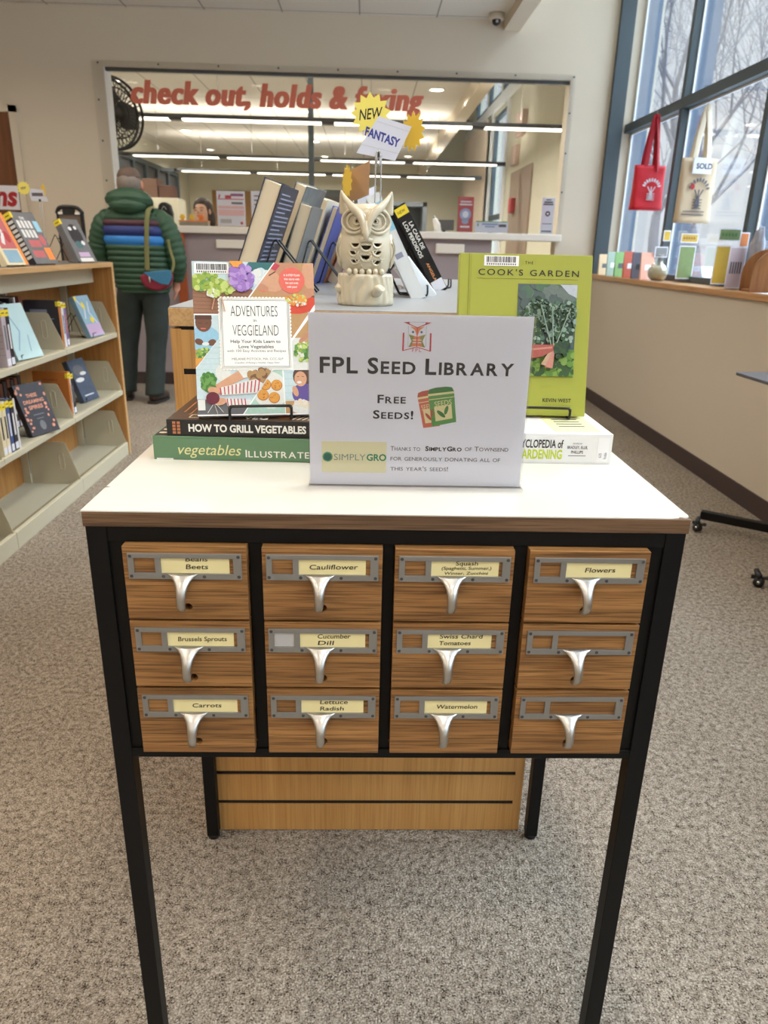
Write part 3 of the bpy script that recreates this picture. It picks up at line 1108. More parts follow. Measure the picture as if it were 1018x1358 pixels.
flat_book('book', 'thick green cookbook spine lettered vegetables illustrated, lowest left on the white tabletop', -.3365, -.0795, .2195, -.03, ZT, .0350, .218, 'veg_green', 'veg_green', sp_veg, top_veg)


def sp_grill(b, L, t):
    b.use('grill_orange')
    for k in range(2):
        for i in range(4):
            b.rect(.0085 + k * .0065, .003 + i * .0048, .0130 + k * .0065, .0066 + i * .0048, .0003)
    b.use('title_white'); b.text('HOW TO GRILL VEGETABLES', .0150, .0315, .0070, .0004, bold=.035, width=.1690)


def top_grill(b, L, w):
    b.use('grill_brown'); b.rect(0.001, .002, L - .001, w - .002, .0003)
    b.use('grill_orange'); b.stroke([(.014, .05), (.014, .17)], .002, .0005); b.stroke([(.026, .03), (.026, .15)], .0015, .0005)
    b.use('page_cream')
    b.stroke([(.030, .014), (.058, .014), (.058, .034), (.030, .034), (.030, .014)], .0018, .0005)
    for i in range(7):
        b.stroke([(.178 + i * .008, .012), (.188 + i * .008, .036)], .002, .0005)
    b.use('title_white'); b.text('VEG', .028, .108, .010, .0006, bold=.03, width=.036)
    b.use('grill_orange'); b.disc(.168, .03, .012, .010, .0005)


flat_book('book', 'black cookbook with white title about grilling vegetables, lying on the green book', -.3155, -.0655, .2215, -.02, ZT + .0352, .0236, .195, 'grill_black', 'grill_black', sp_grill, top_grill)

mat('ency_white', (234, 234, 232), .5); mat('ency_lime', (190, 206, 40), .6); mat('ency_yellow', (232, 230, 176), .6)


def sp_ency(b, L, t):
    r = .3355 - L         # world x of the left end
    b.use('ink'); b.text('ENCYCLOPEDIA of', .0172, .106, .0242, .0004, bold=.02, width=.081)
    b.use('ency_lime'); b.text('GARDENING', .0195, .1180, .0075, .0004, bold=.03, width=.0685)
    b.use('ink_grey')
    b.text('EDITED BY', .0030, .2085, .0300, .0004, 'CENTER')
    b.text('BRADLEY, ELLIS,', .0062, .2085, .0232, .0004, 'CENTER', bold=.02, sx=.7)
    b.text('PHILLIPS', .0062, .2085, .0160, .0004, 'CENTER', bold=.02, sx=.8)
    b.rect(.196, .0120, .222, .0128, .0003)
    b.use('paper_white'); b.rect(.2385, .003, .2555, .040, .0004)
    b.use('ink_grey'); b.text('635', .0060, .2455, .010, .0006, rot=pi / 2, sx=.8); b.text('Rodale', .0060, .2530, .008, .0006, rot=pi / 2, sx=.6)


def top_ency(b, L, w):
    b.use('ency_yellow')
    b.rect(L - .085, .012, L - .014, w * .55, .0003)
    b.use('ink_grey')
    for i in range(4):
        b.rect(L - .07, .045 + i * .016, L - .03, .050 + i * .016, .0005)


flat_book('book', 'white gardening encyclopedia lying at the right end of the white tabletop', .0760, .3362, .2290, .0, ZT, .0455, .245, 'ency_white', 'ency_white', sp_ency, top_ency)

# -------- Adventures in Veggieland, leaning on a wire stand
for nm, c in dict(av_wood=(152, 108, 82), av_green=(150, 176, 66), av_ltgreen=(196, 212, 120), av_purple=(158, 118, 196), av_purple2=(184, 150, 214), av_white=(226, 228, 222),
                  av_skin=(196, 140, 108), av_skin2=(212, 160, 126), av_brown=(112, 70, 48), av_brown2=(84, 50, 36), av_blue=(150, 198, 222), av_ltblue=(200, 220, 226), av_tan=(190, 148, 98),
                  av_red=(214, 70, 44), av_orange=(236, 160, 70), av_coral=(232, 108, 92), av_leaf=(70, 128, 52), av_leaf2=(110, 160, 80), av_mint=(176, 210, 196), av_muffin=(220, 156, 66),
                  av_muffin2=(182, 108, 44), av_hair=(78, 54, 42), av_hair2=(176, 138, 90), av_violet=(96, 78, 150), av_beet=(104, 28, 50), av_grey=(104, 104, 108), av_stripe=(196, 62, 84),
                  av_teal=(44, 110, 112), av_blonde=(120, 84, 60)).items():
    mat(nm, c, .5, noise_=(220, .78))


def clip_poly(poly, side):
    """keep the part of poly where side(p) >= 0"""
    out = []
    for i in range(len(poly)):
        a, c = poly[i], poly[(i + 1) % len(poly)]
        fa, fc = side(a), side(c)
        if fa >= 0:
            out.append(a)
        if fa * fc < 0:
            t = fa / (fa - fc)
            out.append((a[0] + (c[0] - a[0]) * t, a[1] + (c[1] - a[1]) * t))
    return out


class Art:
    """flat shapes in millimetres clipped to one picture panel"""

    def __init__(s, b, panel, n):
        s.b, s.panel, s.n = b, panel, n

    def poly(s, m, pts):
        P = list(pts)
        q = s.panel
        area = sum(q[i][0] * q[(i + 1) % len(q)][1] - q[(i + 1) % len(q)][0] * q[i][1] for i in range(len(q)))
        sg = 1 if area > 0 else -1
        for i in range(len(q)):
            a, c = q[i], q[(i + 1) % len(q)]
            P = clip_poly(P, lambda p: sg * ((c[0] - a[0]) * (p[1] - a[1]) - (c[1] - a[1]) * (p[0] - a[0])))
            if len(P) < 3:
                return
        s.b.use(m); s.b.prism(P, .2, s.n); s.n += .012

    def el(s, m, u, v, ru, rv=None, rot=0, k=18):
        rv = rv or ru
        s.poly(m, [(u + ru * cos(a) * cos(rot) - rv * sin(a) * sin(rot), v + ru * cos(a) * sin(rot) + rv * sin(a) * cos(rot)) for a in [2 * pi * i / k for i in range(k)]])

    def line(s, m, a, c, w):
        dx, dy = c[0] - a[0], c[1] - a[1]; l = math.hypot(dx, dy); nx, ny = -dy / l * w / 2, dx / l * w / 2
        s.poly(m, [(a[0] + nx, a[1] + ny), (a[0] - nx, a[1] - ny), (c[0] - nx, c[1] - ny), (c[0] + nx, c[1] + ny)])

    def clump(s, ms, u, v, ru, rv, k, r, seed=1):
        rr = random.Random(seed)
        for i in range(k):
            a, q = rr.random() * 2 * pi, sqrt(rr.random())
            s.el(rr.choice(ms), u + ru * q * cos(a), v + rv * q * sin(a), r * rr.uniform(.7, 1.25), k=9)


def front_adv(b):
    b.M = b.M @ Matrix.Scale(.001, 4)
    W, H = 173, 221
    b.use('paper_white'); b.rect(0, 0, W, H, .2)
    # 1 top left: vegetables on a wooden board
    p = Art(b, [(0, 146), (59, 146), (115.5, H), (0, H)], .3)
    p.poly('av_wood', [(0, 140), (120, 140), (120, 182), (0, 182)])
    p.poly('av_ltblue', [(0, 182), (120, 182), (120, H), (0, H)])
    for i in range(7):
        p.line('av_brown', (0, 148 + i * 5.5), (80, 146 + i * 5), .5)
    p.poly('av_teal', [(70, 208), (118, 208), (118, H), (80, H)])
    p.clump(['av_white', 'av_ltblue', 'av_white'], 96, 196, 16, 14, 40, 6, 3)
    p.clump(['av_green', 'av_ltgreen', 'av_green', 'av_leaf2'], 20, 191, 23, 11, 90, 3.4, 5)
    p.clump(['av_ltgreen', 'av_green'], 44, 184, 16, 9, 60, 3.2, 6)
    p.clump(['av_ltgreen', 'av_white'], 30, 175, 9, 6, 30, 2.6, 7)
    p.clump(['av_purple', 'av_purple2', 'av_purple'], 69, 198, 17, 18, 110, 3.4, 8)
    p.line('av_skin2', (30, 168), (26, 152), 1); p.line('av_skin2', (40, 170), (44, 150), 1)
    p.clump(['av_orange'], 62, 218, 9, 4, 10, 3, 9)
    # 2 top right: child with a stuffed pepper
    p = Art(b, [(79.5, 170), (117.5, H), (W, H), (W, 161), (140.5, 113), (136, 113), (136, 170)], .3)
    p.panel = [(79.5, 170), (117.5, H), (W, H), (W, 161), (137, 110)]
    p.poly('av_tan', [(60, 100), (W, 100), (W, H), (60, H)])
    p.el('av_skin', 118, 206, 40, 30, -.5)
    p.el('av_skin2', 108, 196, 22, 15, -.6)
    p.el('av_skin', 98, 184, 9, 6, -.3); p.line('av_coral', (95, 180), (104, 178), 1.6)
    p.line('av_brown2', (108, 202), (118, 208), 1.6); p.poly('av_stripe', [(108, 214), (117, 221), (125, 217), (118, 209)])
    p.el('av_skin2', 172, 206, 16, 26)
    p.el('av_skin', 166, 174, 12, 10, .4); p.el('av_brown', 172, 168, 5, 6)
    p.el('av_red', 150, 158, 24, 11, .1); p.el('av_red', 168, 163, 11, 8, .3)
    p.clump(['av_orange', 'av_muffin', 'av_ltgreen'], 146, 167, 15, 9, 70, 2.2, 11)
    p.clump(['av_orange', 'av_white'], 150, 162, 10, 5, 20, 1.8, 12)
    # 3 left: boy in a blue shirt with greens
    p = Art(b, [(0, 144), (31, 144), (33, 112), (0, 70)], .3)
    p.panel = [(0, 144), (34, 144), (34, 111), (0, 69)]
    p.poly('av_ltblue', [(0, 60), (40, 60), (40, 144), (0, 144)])
    p.poly('av_tan', [(0, 60), (40, 60), (40, 92), (0, 96)])
    p.el('av_blue', 14, 110, 22, 19)
    p.el('av_brown', 13, 134, 11.5, 14); p.poly('av_brown2', [(1, 138), (25, 138), (24, 150), (2, 150)])
    p.line('av_brown2', (6, 133), (11, 132), 1); p.line('av_brown2', (15, 132), (20, 133), 1); p.line('av_coral', (9, 125), (16, 125), 1.4)
    p.el('av_brown', 6, 106, 6, 4.5, -.4); p.el('av_brown', 24, 105, 6, 4.5, .4); p.el('av_white', 15, 103, 5, 2.5)
    p.clump(['av_leaf2', 'av_green', 'av_ltgreen', 'av_leaf'], 14, 88, 13, 8, 70, 2.4, 13)
    p.poly('av_muffin', [(0, 82), (22, 84), (14, 68), (0, 66)])
    # 4 right: peas and hands
    p = Art(b, [(138, 107), (W, 157), (W, 66), (124, 66)], .3)
    p.panel = [(138, 107), (W, 152), (W, 66), (138, 66)]
    p.poly('av_white', [(100, 60), (W, 60), (W, 160), (100, 160)])
    p.poly('av_tan', [(138, 112), (W, 112), (W, 160), (138, 160)])
    p.el('av_skin2', 164, 118, 5, 16, -.5); p.el('av_skin', 156, 112, 4, 11, -.8)
    p.clump(['av_leaf2', 'av_leaf', 'av_ltgreen', 'av_green', 'av_white'], 156, 92, 15, 14, 100, 2.8, 14)
    # 5 bottom left: hands peeling a beet
    p = Art(b, [(0, 68), (34, 111), (36, 65), (107, 65), (63, 2), (0, 2)], .3)
    p.panel = [(0, 67), (60, 144), (108, 66), (63.5, 2), (0, 2)]
    p.poly('av_ltblue', [(-5, 0), (120, 0), (120, 120), (-5, 120)])
    for i in range(6):
        p.line('av_mint', (0, 58 + i * 8), (110, 58 + i * 8), .7)
    p.poly('av_grey', [(-5, 0), (80, 0), (70, 22), (-5, 24)])
    p.el('av_white', 38, 62, 11, 13)
    p.clump(['av_leaf', 'av_leaf2', 'av_leaf'], 17, 48, 10, 13, 70, 3.0, 15)
    p.poly('av_skin2', [(26, 44), (62, 66), (80, 66), (74, 56), (46, 43), (30, 36)]); p.poly('av_white', [(58, 66), (66, 54), (98, 58), (96, 68)])
    p.clump(['av_hair2', 'av_hair2', 'av_blonde'], 90, 56, 16, 12, 60, 4, 16)
    p.poly('av_white', [(32, 40), (84, 52), (96, 44), (88, 32), (34, 29)])
    for i in range(11):
        p.line('av_stripe', (34 + i * 5.2, 29.5 + i * .4), (33 + i * 5.6, 40 + i * 1.2), 1.7)
    p.poly('av_white', [(40, 24), (76, 22), (72, 12), (42, 14)])
    for i in range(6):
        p.line('av_stripe', (43 + i * 5, 14), (42 + i * 5, 24), 1.6)
    p.el('av_skin2', 24, 36, 9, 5, -.2); p.el('av_skin2', 32, 20, 9, 5, .2); p.el('av_beet', 22, 25, 9.5, 9); p.el('av_beet', 17, 22, 4, 4)
    p.line('av_white', (22, 16), (14, 4), .6); p.line('av_white', (24, 16), (28, 3), .6); p.line('av_white', (26, 17), (36, 5), .6)
    p.poly('av_white', [(1, 8), (11, 8), (11, 23), (1, 23)])
    # 6 muffins
    p = Art(b, [(65.5, 2), (109, 65), (122, 65), (124, 2)], .3)
    p.poly('av_mint', [(60, 0), (130, 0), (130, 70), (60, 70)]); p.el('av_white', 104, 36, 25, 27)
    for (u, v) in ((97, 44), (113, 43), (93, 29), (109, 25)):
        p.el('av_muffin2', u, v, 8.2); p.el('av_muffin', u, v + .6, 7.4); p.clump(['av_muffin2', 'av_orange'], u, v, 5, 5, 9, .9, int(u))
    # 7 girl with a bowl
    p = Art(b, [(125, 2), (124, 65), (W, 65), (W, 2)], .3)
    p.poly('av_ltblue', [(120, 0), (W, 0), (W, 70), (120, 70)])
    for i in range(5):
        p.line('av_mint', (120, 22 + i * 10), (W, 22 + i * 10), .8)
    p.poly('av_tan', [(120, 0), (W, 0), (W, 20), (120, 20)])
    p.el('av_hair', 151, 56, 14, 16); p.el('av_hair', 160, 44, 8, 9)
    p.el('av_violet', 152, 30, 17, 16); p.el('av_skin2', 148, 52, 9, 11)
    p.el('av_skin2', 140, 34, 4, 8, .3); p.el('av_white', 146, 47, 3.6, 1.8)
    p.line('av_hair', (143, 55), (146, 55.5), .8); p.line('av_hair', (150, 55.5), (153, 55), .8)
    p.el('av_white', 156, 9, 24, 9); p.clump(['av_white', 'page_cream'], 156, 16, 20, 5, 40, 2.8, 18)
    # library barcode, round badge, title label with scalloped edge
    barcode(b, 3.0, 203.5, 51.5, 219, .8)
    b.use('av_coral'); b.disc(141, 195.3, 18.6, n=.8, n0=.2, k=40)
    b.use('title_white')
    for i, s_ in enumerate(['A 3-STEP PLAN', 'that starts with', 'fun and ends', 'with yum!']):
        b.text(s_, 4.2, 141, 201.5 - i * 5.6, .9, 'CENTER', bold=.012, width=None, sx=.86)
    L0, B0, L1, B1 = 36.5, 67.5, 135.5, 168.5
    b.use('title_white'); b.rect(L0, B0, L1, B1, 1.0)
    for i in range(20):
        u = L0 + (L1 - L0) * (i + .5) / 20
        b.disc(u, B0, 2.5, n=1.0, n0=.2, k=10); b.disc(u, B1, 2.5, n=1.0, n0=.2, k=10)
        v = B0 + (B1 - B0) * (i + .5) / 20
        b.disc(L0, v, 2.5, n=1.0, n0=.2, k=10); b.disc(L1, v, 2.5, n=1.0, n0=.2, k=10)
    b.use('ink'); q = [(L0 + 3, B0 + 3), (L1 - 3, B0 + 3), (L1 - 3, B1 - 3), (L0 + 3, B1 - 3), (L0 + 3, B0 + 3)]
    b.stroke(q, .45, 1.1)
    b.text('ADVENTURES', 22.5, 51.5, 142.5, 1.1, width=67, bold=-.012)
    b.text('in', 7.0, 85.5, 134.6, 1.1, 'CENTER')
    b.text('VEGGIELAND', 22.5, 53.5, 114.8, 1.1, width=65.5, bold=-.012)
    b.text('Help Your Kids Learn to', 6.6, 50, 104.3, 1.1, width=71, bold=.012)
    b.text('Love Vegetables', 6.6, 61, 96.8, 1.1, width=50, bold=.012)
    b.use('ink_grey')
    b.text('with 100 Easy Activities and Recipes', 5.2, 44.5, 91.2, 1.1, width=84)
    b.text('MELANIE POTOCK, MA, CCC-SLP', 4.6, 51, 79.6, 1.1, width=73)
    b.text('Coauthor of Raising a Healthy, Happy Eater', 3.6, 55, 74.6, 1.1, width=64, shear=.25)


def leaning(o, yaw_, lean):
    """book frame: x right along the cover, y towards its back, z up the cover; yaw about Z then lean back"""
    u = Vector((cos(yaw_), sin(yaw_), 0)); bk = Vector((-sin(yaw_), cos(yaw_), 0))
    v = bk * sin(lean) + Vector((0, 0, 1)) * cos(lean)
    return frame(o, u, u.cross(v) * -1, v)


mat('adv_cover', (206, 210, 214), .35)
mat('adv_spine', (128, 62, 84), .4)
ZG = ZT + .0352 + .0236
Ma = leaning((-.269, .2185, ZG + .0062), radians(9), radians(19.8))
book('book', 'colourful vegetable activity cookbook for children propped upright behind the sign', .173, .221, .020, 'adv_cover', Ma, front=front_adv,
     spine=lambda b: (b.use('adv_spine'), b.rect(.001, .001, .019, .22, .0003)))
Me = Matrix.Translation((-.1815, .2325, ZG + .0008)) @ Matrix.Rotation(radians(9), 4, 'Z')
easel('book_stand', 'black wire book stand holding the children\'s vegetable cookbook', Me, s=.0435, h=.12, lean=radians(19.8), t=.022, lip=.0205, foot=.07, hook=.014)

# -------- green garden cookbook
mat('cg_green', (162, 166, 62), .5); mat('cg_line', (140, 144, 44), .5)
for nm, c in dict(cg_sky=(196, 204, 214), cg_bg=(88, 104, 104), cg_bg2=(116, 130, 124), cg_leaf=(46, 72, 54), cg_leaf2=(86, 118, 94), cg_leaf3=(158, 182, 168), cg_leaf4=(60, 92, 52), cg_grass=(104, 148, 60), cg_grass2=(140, 176, 84), cg_stem=(200, 170, 140), cg_skin=(176, 92, 82), cg_rose=(206, 140, 126)).items():
    mat(nm, c, .45, noise_=(260, .72))


def front_ck(b):
    b.M = b.M @ Matrix.Scale(.001, 4)
    barcode(b, 37.6, 230.6, 91.8, 246.4, .6)
    b.use('ink'); b.text('THE', 6.4, 107.9, 234.2, .6, 'CENTER', space=1.3, width=13)
    b.text("COOK'S", 13.2, 29.2, 216.6, .6, bold=.004, space=1.25, width=70); b.text('GARDEN', 13.2, 110, 216.6, .6, bold=.004, space=1.25, width=76.5)
    b.use('cg_line'); b.stroke([(27, 211.6), (185.5, 212.4)], .5, .4); b.stroke([(98, 233), (98, 242)], .3, .4); b.stroke([(118, 233), (118, 242)], .3, .4)
    U0, V0, U1, V1 = 92.4, 62.0, 185.0, 204.4
    p = Art(b, rectpts(U0, V0, U1, V1), .3)
    p.poly('cg_bg', rectpts(U0, V0, U1, V1))
    p.clump(['cg_bg2', 'cg_bg', 'cg_leaf2', 'cg_bg'], 138, 160, 50, 50, 120, 9, 3)
    p.poly('cg_sky', [(158, 204), (U1, 204), (U1, 184), (172, 190)])
    p.poly('cg_grass', rectpts(U0, V0, U1, 104)); p.clump(['cg_grass', 'cg_grass2', 'cg_leaf4'], 150, 78, 46, 26, 140, 4.5, 4)
    p.clump(['cg_leaf', 'cg_leaf', 'cg_leaf4'], 118, 126, 14, 26, 60, 6, 5)
    for (u, v, ru, rv, sd) in ((128, 160, 20, 24, 6), (152, 150, 14, 28, 7), (172, 152, 13, 26, 8), (110, 150, 13, 18, 9), (160, 118, 18, 18, 10), (118, 118, 16, 18, 11)):
        p.clump(['cg_leaf', 'cg_leaf2', 'cg_leaf', 'cg_leaf4', 'cg_leaf3'], u, v, ru, rv, 70, 3.4, sd)
    rr = random.Random(21)
    for (u, v, ru, rv) in ((124, 168, 17, 16), (116, 150, 14, 14), (160, 160, 16, 16), (176, 160, 7, 18), (142, 140, 12, 16)):
        for i in range(26):     # frilly pale leaf edges and veins
            a = rr.random() * 2 * pi
            x, y = u + ru * cos(a) * rr.uniform(.3, 1), v + rv * sin(a) * rr.uniform(.3, 1)
            p.line('cg_leaf3', (x, y), (x + rr.uniform(-4, 4), y + rr.uniform(-4, 4)), .7)
    for (a, c) in (((148, 104), (128, 172)), ((150, 104), (146, 168)), ((152, 104), (174, 166)), ((150, 100), (162, 132))):
        p.line('cg_leaf3', a, c, 1.2)
    p.poly('cg_stem', [(132, 80), (150, 112), (156, 112), (146, 76)]); p.poly('cg_rose', [(138, 76), (150, 104), (153, 104), (150, 74)])
    p.poly('cg_skin', [(92, 84), (134, 92), (156, 104), (150, 110), (120, 110), (92, 104)]); p.line('cg_rose', (96, 100), (148, 106), 3)
    p.clump(['cg_leaf', 'cg_leaf4'], 162, 102, 9, 12, 24, 4, 19)
    b.use('ink'); b.text('KEVIN WEST', 8.3, 139, 21.8, .6, bold=.01, space=1.1, width=45)
    b.use('cg_line'); b.text('AUTHOR OF Saving the Season', 3.6, 138, 15.4, .6, width=46, shear=.2)
    b.use('cg_line'); b.stroke([(14.4, 1), (14.4, 249)], 1.6, .3)
    b.stroke([(17.6, 1), (17.6, 249)], .5, .3)


ZE = ZT + .0455
Mc = leaning((.1130, .3345, ZE + .0050), radians(-2), radians(14))
ck = book('book', 'lime green hardback garden cookbook standing on the white encyclopedia', .2072, .2495, .030, 'cg_green', Mc, front=front_ck)
b = B(m='cg_green')          # rounded spine
b.loft([[(.010 - .011 * sin(a), .015 - .0150 * cos(a), z) for a in [pi * i / 14 for i in range(15)]] for z in (0.0003, .2492)], smooth=True)
b.build('rounded_spine', ck)
Me = Matrix.Translation((.2465, .3325, ZE + .0008)) @ Matrix.Rotation(radians(-2), 4, 'Z')
easel('book_stand', 'black wire book stand holding the lime green garden cookbook', Me, s=.0475, h=.13, lean=radians(14), t=.03, lip=.0175, foot=.07, hook=.012)
# ------------------------------------------------------------------ slatwall display fixture behind the catalogue
KX0, KX1, KY0, KY1, KZ = -.364, .324, .4685, 1.93, 1.116
P_ = .0861 * .9
kio = thing('display_fixture', 'maple slatwall display fixture with grey top behind the seed catalogue', 'display fixture', ((KX0 + KX1) / 2, (KY0 + KY1) / 2, 0))
kl = Matrix.Translation((-(KX0 + KX1) / 2, -(KY0 + KY1) / 2, 0))
mat('slot_black', (16, 13, 11), .8)
b = B(kl, 'slot_black'); b.box(KX0 + .004, KY0 + .014, .01, KX1 - .004, KY1 - .014, 1.08); b.build('core', kio)
for nm, y0, y1 in (('front_panel', KY0, KY0 + .016), ('rear_panel', KY1 - .016, KY1)):
    b = B(kl, 'maple')
    z = 0.002
    k = 0
    while z < 1.075:
        z1 = min((k + 1) * P_ - .0050, 1.078)
        b.box(KX0 + .018, y0, z, KX1 - .018, y1, z1)
        b.use('slot_black'); b.box(KX0 + .016, y0 + .0025, z1, KX1 - .016, y1 - .0025, (k + 1) * P_ + .0050); b.use('maple')
        z = (k + 1) * P_ + .0050
        k += 1
    b.build(nm, kio)
for nm, x0, x1 in (('side_panel', KX0, KX0 + .014), ('side_panel', KX1 - .014, KX1)):
    b = B(kl, 'maple_end'); b.box(x0, KY0 + .018, .002, x1, KY1 - .018, 1.08); b.build(nm, kio)
for x0, x1 in ((KX0, KX0 + .018), (KX1 - .018, KX1)):
    for y0, y1 in ((KY0, KY0 + .018), (KY1 - .018, KY1)):
        b = B(kl, 'maple'); b.box(x0, y0, .002, x1, y1, 1.08); b.build('corner_post', kio)
b = B(kl, 'maple_edge'); b.box(KX0 - .001, KY0 - .001, 1.084, KX1 + .001, KY1 + .001, KZ - .002)
b.use('grey_top'); b.box(KX0, KY0, KZ - .002, KX1, KY1, KZ)
b.build('top', kio, bevel=.001)

# ------------------------------------------------------------------ ceramic owl on a stump
mat('ceramic', (206, 195, 170), .24, coat=.3)
mat('pupil', (40, 34, 28), .6)
owl = thing('owl_figurine', 'cream glazed ceramic owl lantern perched on a tree stump', 'figurine', (-.033, .605, KZ))
n = 96
rings = []
for i in range(13):
    z = .056 * i / 12
    base = .0505 + .001 * cos(z * 60)
    if i == 0: base -= .003
    if i == 12: base -= .0015
    ring = []
    for j in range(n):
        a = 2 * pi * j / n
        rdg = .0050 * (abs(sin(a * 9 + 1.5 * sin(z * 60 + a * 3))) ** .45 - .65) + .0020 * noise.noise(Vector((cos(a) * 4, sin(a) * 4, z * 30)))
        r = base + rdg
        ring.append((r * cos(a), r * sin(a) * .92, z))
    rings.append(ring)
rings.append([(p[0] * .86, p[1] * .86, .0545) for p in rings[-1]])
b = B(m='ceramic'); b.loft(rings)
T = Matrix.Rotation(radians(-20), 4, 'Y')
b.tube([(.016, -.036, .016), (.022, -.048, .026), (.026, -.057, .033), (.027, -.0575, .034)], [.006, .010, .0105, .008], 16, flat=.7)
b.tube([(-.044, -.016, .026), (-.0535, -.020, .034)], [.008, .0055], 10)
b.build('stump', owl)
prof = [(.028, .052), (.036, .057), (.0430, .066), (.0480, .078), (.0500, .090), (.0498, .101), (.0475, .112), (.0450, .120), (.0440, .128), (.0440, .140), (.0440, .150), (.0420, .160), (.0370, .168), (.028, .173), (.014, .175), (.001, .1755)]


def owl_body(prof, inset):
    b = B(m='ceramic')
    pr = [(max(r - inset, .0005), z if 0 < k < len(prof) - 1 else (z + inset if k == 0 else z - inset)) for k, (r, z) in enumerate(prof)]
    b.lathe(smooth_prof(pr), n=48, sx=1.0, sy=.86)
    return b


def smooth_prof(pr):
    q = smooth_path([(r, 0, z) for r, z in pr], 3)
    return [(max(p.x, .0004), p.z) for p in q]


holes = [(-.0185, .1075, .0060), (.0005, .1045, .0082), (.0205, .1085, .0062), (-.0215, .0945, .0060), (-.0005, .0875, .0076), (.0205, .0950, .0062), (-.0195, .0800, .0052), (.0195, .0790, .0062)]
outer = owl_body(prof, 0).build('body', owl)
inner = owl_body(prof, .004).build('cutter', owl)
cb = B(frame((0, 0, 0), (1, 0, 0), (0, 0, 1), (0, -1, 0)), 'ceramic')
for (u, v, r) in holes:
    cb.disc(u, v, r, r * .95, .07, .004, k=16, a0=pi, a1=2 * pi)
cutter = cb.build('cutter', owl)
for ct in (inner, cutter):
    md = outer.modifiers.new('cut', 'BOOLEAN'); md.operation = 'DIFFERENCE'; md.solver = 'EXACT'; md.object = ct
dg = bpy.context.evaluated_depsgraph_get(); dg.update()
me = bpy.data.meshes.new_from_object(outer.evaluated_get(dg))
outer.modifiers.clear(); outer.data = me
for ct in (inner, cutter):
    bpy.data.objects.remove(ct)
for p in me.polygons:
    p.use_smooth = False if p.area > 4e-4 else True


def yf(u, z):
    """front surface of the owl at x=u, height z"""
    r = .001
    for (r0, z0), (r1, z1) in zip(prof, prof[1:]):
        if z0 <= z <= z1:
            r = r0 + (r1 - r0) * (z - z0) / (z1 - z0)
    return -.86 * sqrt(max(r * r - u * u, 1e-6))


b = B(m='ceramic')           # scalloped breast feathers, lip under every opening
for (u, v, r) in holes:
    b.tube([(u + (r + .0024) * cos(a), yf(u + (r + .0024) * cos(a), v + (r + .0024) * sin(a)) - .0004, v + (r + .0024) * sin(a)) for a in [pi + pi * i / 12 for i in range(13)]], .0017, 8)
for (u, v, r) in ((-.011, .0985, .009), (.011, .099, .009), (-.011, .083, .008), (.011, .083, .008), (0, .073, .008), (-.028, .087, .007), (.030, .088, .007)):
    b.tube([(u + r * cos(a), yf(u + r * cos(a), v + r * sin(a)) + .0004, v + r * sin(a)) for a in [pi * 1.05 + pi * .9 * i / 10 for i in range(11)]], .0013, 8)
b.build('breast_feathers', owl)
for s in (-1, 1):
    b = B(m='ceramic')
    b.ball((s * .0435, .004, .096), .0095, .026, .030, 18, 12)
    for i in range(3):
        b.tube(smooth_path([(s * .047, -.024 + .004 * i, .117 - .008 * i), (s * (.053 - .001 * i), -.015 + .004 * i, .097 - .008 * i), (s * .045, -.017 + .004 * i, .074 - .004 * i)], 5), .0014, 6)
    b.build('wing', owl)
    # eye: sunken rings and a small dark pupil
    b = B(m='ceramic')
    cu, cv = s * .0215, .1440
    for rr_, th in ((.0205, .0028), (.0142, .0020), (.0060, .0016)):
        du = -s * (.0195 - rr_) * .34
        b.tube([(cu + du + rr_ * cos(a), yf((cu + du + rr_ * cos(a)) * .9, cv + rr_ * .95 * sin(a)) - .0018, cv + rr_ * .95 * sin(a)) for a in [2 * pi * i / 28 for i in range(28)]], th, 8, closed=True)
    b.ball((cu - s * .0046, yf(cu, cv) - .0015, cv), .0048, .0035, .0048, 14, 8)
    eye = b.build('eye', owl)
    b = B(m='pupil'); b.ball((cu - s * .0046, yf(cu, cv) - .0046, cv + .0004), .0022, .0014, .0022, 10, 6); b.build('pupil', eye)
    # ear tuft, swept up and out, running down into the brow and beak
    b = B(m='ceramic')
    path = smooth_path([(s * .0445, -.018, .1945), (s * .0385, -.022, .1830), (s * .0265, -.032, .1690), (s * .0130, -.041, .1560), (s * .0055, -.0455, .1400), (s * .0030, -.047, .1220)], 5)
    k = len(path)
    rad = [.0012 + .0062 * min(1, i / k * 2.2) * (1 - .55 * max(0, (i / k - .45) / .55)) for i in range(k)]
    b.tube(path, rad, 12)
    path = smooth_path([(s * .0445, -.018, .1945), (s * .0410, -.010, .1780), (s * .0365, -.004, .1600)], 5)
    b.tube(path, [.0012 + .011 * (i / (len(path) - 1)) ** .8 for i in range(len(path))], 14)
    b.build('ear_tuft', owl)
b = B(m='ceramic')
b.tube(smooth_path([(0, -.0455, .1450), (0, -.0490, .1290), (0, -.0490, .1190), (0, -.0455, .1145)], 5), [.0030 + .0022 * sin(pi * i / 15) for i in range(16)], 12)
b.tube([(-.011, yf(-.011, .1115) - .001, .1120), (-.004, yf(0, .114) - .002, .1145), (.004, yf(0, .114) - .002, .1145), (.011, yf(.011, .1115) - .001, .1120)], .0045, 10)
b.build('beak', owl)
for i, x in enumerate((-.029, -.0175, -.0065, .0065, .0175, .029)):
    b = B(m='ceramic'); b.ball((x, -.0385 + .004 * abs(x) / .03, .0595), .0052, .0075, .0062, 12, 8); b.build('toe', owl)

# ------------------------------------------------------------------ signs on wire holders
mat('burst_yellow', (240, 226, 112), .7); mat('burst_back', (232, 196, 70), .7); mat('card_lilac', (214, 218, 234), .6); mat('fantasy_blue', (54, 64, 150), .6); mat('card_brown', (176, 140, 110), .7)


